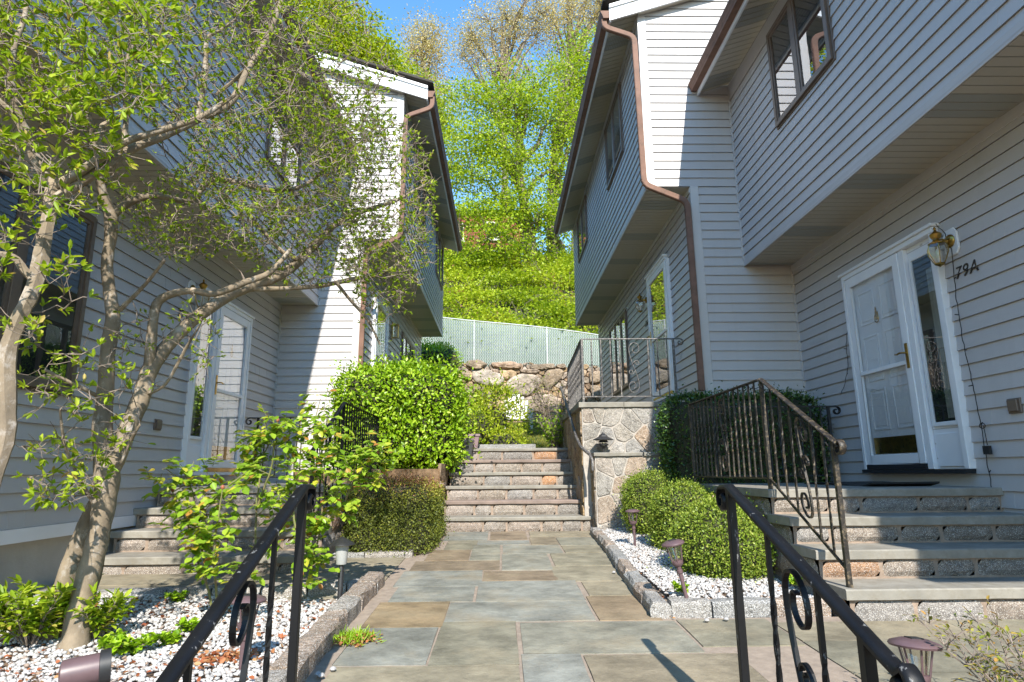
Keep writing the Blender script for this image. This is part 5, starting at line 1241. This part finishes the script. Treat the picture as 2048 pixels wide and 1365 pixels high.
ZN = [(150, 90, 230, 150, 2.3, 3.3, 180), (420, 110, 230, 160, 2.8, 4.1, 250), (640, 150, 150, 190, 3.3, 4.5, 190), (560, 320, 190, 120, 3.5, 4.6, 230), (770, 420, 100, 190, 3.9, 4.9, 290), (620, 470, 150, 100, 3.9, 4.8, 200), (400, 430, 170, 90, 3.2, 4.3, 130),
      (110, 300, 150, 140, 2.3, 3.2, 70), (50, 560, 90, 140, 2.3, 2.9, 14), (330, 680, 110, 90, 3.2, 3.8, 14), (170, 800, 130, 110, 2.9, 3.4, 20), (130, 950, 110, 70, 3.0, 3.4, 16), (400, 700, 60, 60, 3.4, 3.7, 5), (770, 600, 60, 60, 4.2, 4.7, 14), (690, 250, 90, 110, 3.6, 4.6, 90)]
A = []
for (cx, cy, rx, ry, d0, d1, n) in ZN:
    for _ in range(int(n*2.5)):
        a = R.uniform(0, 6.283); q = R.random()**.5; v = at_y(cx+rx*q*math.cos(a), cy+ry*q*math.sin(a), R.uniform(d0, d1)); A.append((v.x, v.y, v.z, 1 if d1 < 3.45 else 0))
A = np.array(A); S = np.array(SK); Sk = S[:, :3]
d = np.array([np.min(((Sk-a[:3])**2).sum(1)) for a in A]); A = A[np.argsort(d)]
pts = np.zeros((140000, 3)); pts[:len(Sk)] = Sk; cnt = len(Sk)
tw = MB(); LP, LD_, LL = [], [], []
def tuft(p, dr, big, k):
    for _ in range(k):
        LP.append(tuple(p)); LD_.append(tuple(dr*.9+Vector((R.gauss(0, .6), R.gauss(0, .6), R.gauss(.25, .45))))); LL.append((.048 if big else .031)*R.uniform(.7, 1.15))
for a in A:
    t = Vector(a[:3]); dd = ((pts[:cnt]-a[:3])**2).sum(1); j = int(np.argmin(dd)); s = Vector(pts[j]); L = (t-s).length
    if L < .03: continue
    k = max(2, int(L/.075)); q = [s]; mid = Vector((R.gauss(0, .12), R.gauss(0, .12), R.gauss(.06, .1)))*L
    for i in range(1, k+1):
        u = i/k; v = s.lerp(t, u)+mid*math.sin(math.pi*u)+Vector([R.gauss(0, .011) for _ in range(3)]); q.append(v)
        pts[cnt] = v[:]; cnt += 1
    r0 = min(.0065, .0025+L*.009); tw.tube(q, [r0*(1-.65*i/k) for i in range(k+1)], 4, cap=False)
    tuft(q[-1], (q[-1]-q[-2]).normalized(), a[3], R.choice([4, 5, 6, 7]))
    for i in range(1, k):
        for _ in range(R.choice([1, 2, 2])):
            dr = Vector((R.gauss(0, 1), R.gauss(0, 1), R.gauss(.3, .8))).normalized(); l = R.uniform(.03, .12); m = q[i]+dr*l*.5+Vector([R.gauss(0, .008) for _ in range(3)]); e = q[i]+dr*l
            tw.tube([q[i], m, e], [.0024, .0019, .0013], 3, cap=False)
            if R.random() < .62: tuft(e, dr, a[3], R.choice([2, 2, 3, 4]))
tw.build('twigs', M['twig'], r)
LDa = np.array(LD_); leaves('leaves', LP, LDa, NR.normal(size=(len(LP), 3))*.5+(0, 0, 1), np.array(LL), M['mag'], r, .36, True, fold=.3, lv=.1)
# ================================================================ background
def big_tree(label, base, top, blobs, mt, n_cl, per, L, trunk_r, group='trees on the hill behind', name='tall_tree', lean=0, flat=.2, clr=.58, ivy=0):
    base = Vector(base); r = empty(name, base, label, 'tree', group); b = MB(); wts = [q[3] for q in blobs]; C = []
    for _ in range(n_cl):
        c, rx, rz, _w = R.choices(blobs, wts)[0]; v = Vector([R.gauss(0, 1) for _ in range(3)]).normalized()*(R.random()**.33); C.append(Vector(c)+Vector((v.x*rx, v.y*rx*.8, v.z*rz)))
    tp = [base.lerp(Vector(top), t)+Vector((math.sin(t*5+base.x)*.25, 0, 0)) for t in np.linspace(0, 1, 9)]; b.tube(tp, [trunk_r*(1-.75*i/8) for i in range(9)], 8)
    K = [R.choice(C) for _ in range(16)]; G_ = {i: [] for i in range(16)}
    for c in C: G_[min(range(16), key=lambda i: (K[i]-c).length)].append(c)
    for i, cl in G_.items():
        if not cl: continue
        m = sum(cl, Vector())/len(cl); tt = min(max((m.z-base.z)/(Vector(top).z-base.z)-.25, .15), .95); s = base.lerp(Vector(top), tt)
        q = [s.lerp(m, t)+Vector((R.gauss(0, .12), R.gauss(0, .12), math.sin(t*3.1)*.5)) for t in (0, .3, .6, .85, 1)]; b.tube(q, [trunk_r*.42, trunk_r*.33, trunk_r*.24, trunk_r*.16, trunk_r*.1], 6)
        for c in cl:
            e = min(q, key=lambda z: (z-c).length); b.tube([e, e.lerp(c, .5)+Vector([R.gauss(0, .12) for _ in range(3)]), c], [trunk_r*.09, trunk_r*.06, trunk_r*.03], 4, cap=False)
    b.build('trunk', M['tbark'], r, smooth=True)
    Ca = np.array([tuple(c) for c in C]); P = np.repeat(Ca, per, 0); off = NR.normal(size=(len(P), 3))*(clr, clr, clr*flat); P = P+off; P[:, 2] -= (off[:, 0]**2+off[:, 1]**2)*.25
    D = off*.6+NR.normal(size=P.shape)*.6; D[:, 2] -= .3; leaves('crown', P, D, NR.normal(size=P.shape)*.6+(0, -.2, 1), L, M[mt], r, .8, False)
    return r
def B(px_, py_, d, rx, rz, w_=1): v = at_y(px_, py_, d); k = d/F_PX*1.08; return (tuple(v), rx*k, rz*k, w_)
big_tree('broad bright green maple with forked trunk in front of the red house', at_y(1058, 552, 29.5)-Vector((0, 0, .3)), at_y(1040, 190, 29.5), [B(985, 290, 28.5, 85, 95, 2.2), B(1060, 190, 29, 85, 75, 1.6), B(1135, 320, 30, 50, 110, 1.3), B(960, 400, 28, 70, 60, 1.0), B(1060, 410, 29, 70, 55, .9), B(960, 190, 29.5, 55, 50, .7), B(1000, 480, 28, 80, 34, .55), B(925, 500, 28, 35, 45, .30)], 'maple', 210, 170, .125, .36, clr=.78)
big_tree('ivy covered straight trunk tree at right of the maple', at_y(1106, 556, 31), at_y(1125, 120, 31), [B(1165, 120, 31, 55, 85, 1.2), B(1120, 250, 31.5, 50, 90, .8), B(1115, 470, 31, 32, 70, .5), B(1190, 230, 31, 40, 90, .8), B(1150, 500, 30.5, 20, 40, .25)], 'maple', 100, 140, .125, .40, clr=.7)
big_tree('yellow green tree rising over the left roof', at_y(690, 620, 27)-Vector((0, 0, 2)), at_y(700, 60, 27), [B(690, 60, 27, 75, 85, 2), B(640, 130, 27, 90, 90, 1.2), B(745, 120, 27, 48, 48, 1), B(770, 175, 27, 30, 32, .4), B(600, 0, 27, 80, 60, .6)], 'yellow', 300, 60, .15, .34)
big_tree('mid green tree showing just above the left gutter', at_y(830, 620, 33), at_y(830, 150, 33), [B(830, 185, 33, 45, 48, 1), B(790, 160, 33, 35, 35, .5), B(880, 240, 33, 30, 50, .5), B(905, 330, 33, 18, 60, .4)], 'hillleaf', 150, 55, .15, .3)
big_tree('budding beige tree with pointed crown against the blue sky', at_y(850, 600, 44), at_y(850, 60, 44), [B(850, 80, 44, 42, 55, 1), B(830, 130, 44, 62, 50, 1), B(870, 190, 44, 38, 60, .7)], 'bud', 252, 46, .13, .3, clr=.6, flat=.8)
big_tree('wide budding tree still bare looking at upper centre', at_y(1000, 580, 46), at_y(1010, 30, 46), [B(985, 60, 46, 60, 80, 1.2), B(945, 90, 46, 35, 60, .7), B(1060, 30, 46, 70, 75, 1.2), B(1000, 150, 46, 80, 45, .7)], 'bud', 396, 42, .13, .4, clr=.6, flat=.8)
big_tree('tall budding tree partly hidden by the right gable', at_y(1150, 580, 48), at_y(1140, -20, 48), [B(1140, 40, 48, 70, 80, 1), B(1200, 10, 48, 50, 60, .8), B(1120, 130, 48, 50, 50, .4)], 'bud', 288, 42, .13, .42, clr=.6, flat=.8)
# hillside cover
def hz_(y): return np.interp(y, ys, hz)
n = 1000; cx = NR.uniform(-9, 9, n); cyy = 22.3+NR.random(n)**1.15*9.2; P = np.repeat(np.c_[cx, cyy, hz_(cyy)+NR.uniform(.1, 1.0, n)**1.0], 105, 0); off = NR.normal(size=P.shape)*(.42, .30, .085); P = P+off
kk = 0.5+.5*np.sin(P[:, 0]*1.3+P[:, 1]*.9); t = np.clip(NR.normal(.35+.35*kk, .2), 0, 1)
o = leaves('hillside_shrubs', P, off+NR.normal(size=P.shape)*.4+(0, -.2, .2), NR.normal(size=P.shape)*.6+(0, -.3, 1), .115, M['hillleaf'], None, .75, False, tint=t); o['kind'] = 'stuff'
b = MB()
for i in range(260):
    x, y = R.uniform(-8, 8), R.uniform(22.5, 31); z = float(hz_(y)); b.tube([(x, y, z), (x+R.uniform(-.3, .3), y-.1, z+.5), (x+R.uniform(-.6, .6), y-.2, z+R.uniform(.7, 1.1))], [.02, .014, .006], 4)
o = b.build('hillside_stems', M['twig']); o['kind'] = 'stuff'
# hill top fence, red house
r = empty('hilltop_fence', (2, 33, 10.7), 'thin dark fence rail along the top of the hill between the trunks', 'fence')
b = MB(); p0, p1 = at_y(985, 556, 33), at_y(1165, 544, 33); b.tube([p0, p1], .035, 6); b.build('rail', M['black'], r)
for t in np.linspace(0, 1, 7): q = p0.lerp(p1, t); b = MB(); b.tube([q-Vector((0, 0, 1.2)), q], .03, 6); b.build('post', M['black'], r)
r = empty('red_house', (-1, 38, 10.8), 'red brick house with white trimmed windows behind the maple', 'house')
q0, q1 = at_y(880, 550, 38), at_y(1058, 425, 38)
MB().box(q0.x-2, q1.x-.6, 38, 46, 10.2, q1.z).build('wall', M['redbrick'], r)
b = MB(); xa_, xb_ = q0.x-2.3, q1.x-.3; b.prism([(xa_, 37.6, q1.z), (xa_, 46.4, q1.z), (xa_, 42, q1.z+1.6)], (xb_-xa_, 0, 0)); b.build('roof', M['roof'], r)
for (px_, py_) in ((985, 462), (985, 520), (915, 465), (915, 530)):
    q = at_y(px_, py_, 37.98); b = MB(); b.box(q.x-.42, q.x+.42, 37.93, 38.0, q.z-.62, q.z+.62); w_ = b.build('window', M['white'], r)
    MB().box(q.x-.34, q.x+.34, 37.90, 37.95, q.z-.5, q.z+.5).build('pane', M['dark'], w_); MB().box(q.x-.34, q.x+.34, 37.88, 37.91, q.z-.02, q.z+.03).build('glazing_bar', M['white'], w_); MB().box(q.x-.5, q.x+.5, 37.86, 37.99, q.z-.72, q.z-.62).build('sill', M['white'], w_)
q = at_y(1050, 500, 37.9); b = MB(); b.tube([(q.x, 37.9, 10.3), (q.x, 37.9, q1.z)], .06, 8); b.build('downpipe', M['white'], r)
q = at_y(1055, 535, 37.5); b = MB(); b.box(q.x-.35, q.x+.35, 37.3, 37.9, q.z-.5, q.z+.25); b.box(q.x-.4, q.x+.4, 37.25, 37.9, q.z+.25, q.z+.30); b.build('porch_box', M['redbrick'], r)
# plants at the head of the stairs
twiggy('bare_shrub', 'bare branched shrub with purplish leaves against the terrace railing', (.92, 10.6, .30), 1.35, .40, 14, .035, 'hillleaf', 2, rad=.012, sub=4, crownlow=.55, lean=(-.05, 0))
twiggy('leafy_shrub', 'light green leafy bush at the top right of the centre steps', (.86, 10.25, .30), .62, .40, 12, .045, 'bright', 3, rad=.008, sub=4)
shrub('bramble', 'tangled brown and green brambles in front of the white chair', (-.25, 15.2, 1.35), (.75, .6, .75), 5000, .075, 'hillleaf', 2.2, .18, 3, .25, .5, core=.5)
shrub('ground_plants', 'low mixed green and rust plants behind the granite curb', (-.10, 11.3, .42), (.50, .9, .24), 4200, .05, 'hillleaf', 2.3, .09, 4, .12, .5, core=.7)
shrub('corner_bush', 'bright bush seen below the far left overhang', (-2.15, 19.3, 3.2), (.75, .7, .9), 5000, .075, 'bright', 2.3, .1, 4, .15, .6)
shrub('evergreen_bush', 'green bush low beside the bright shrub by the pots', (-.65, 10.6, .62), (.38, .5, .45), 3500, .05, 'maple', 2.3, .07, 4, .1, .6)
n = 26000; P = np.c_[NR.uniform(-1.2, 1.4, n), NR.uniform(9.95, 21.4, n), np.zeros(n)]; P[:, 2] = .27+(P[:, 1]-9.95)*.1193
o = leaves('lawn_grass', P, NR.normal(size=P.shape)*(.5, .5, .1)+(0, 0, 1), NR.normal(size=P.shape), .06, M['boxdark'], None, .12, False); o['kind'] = 'stuff'
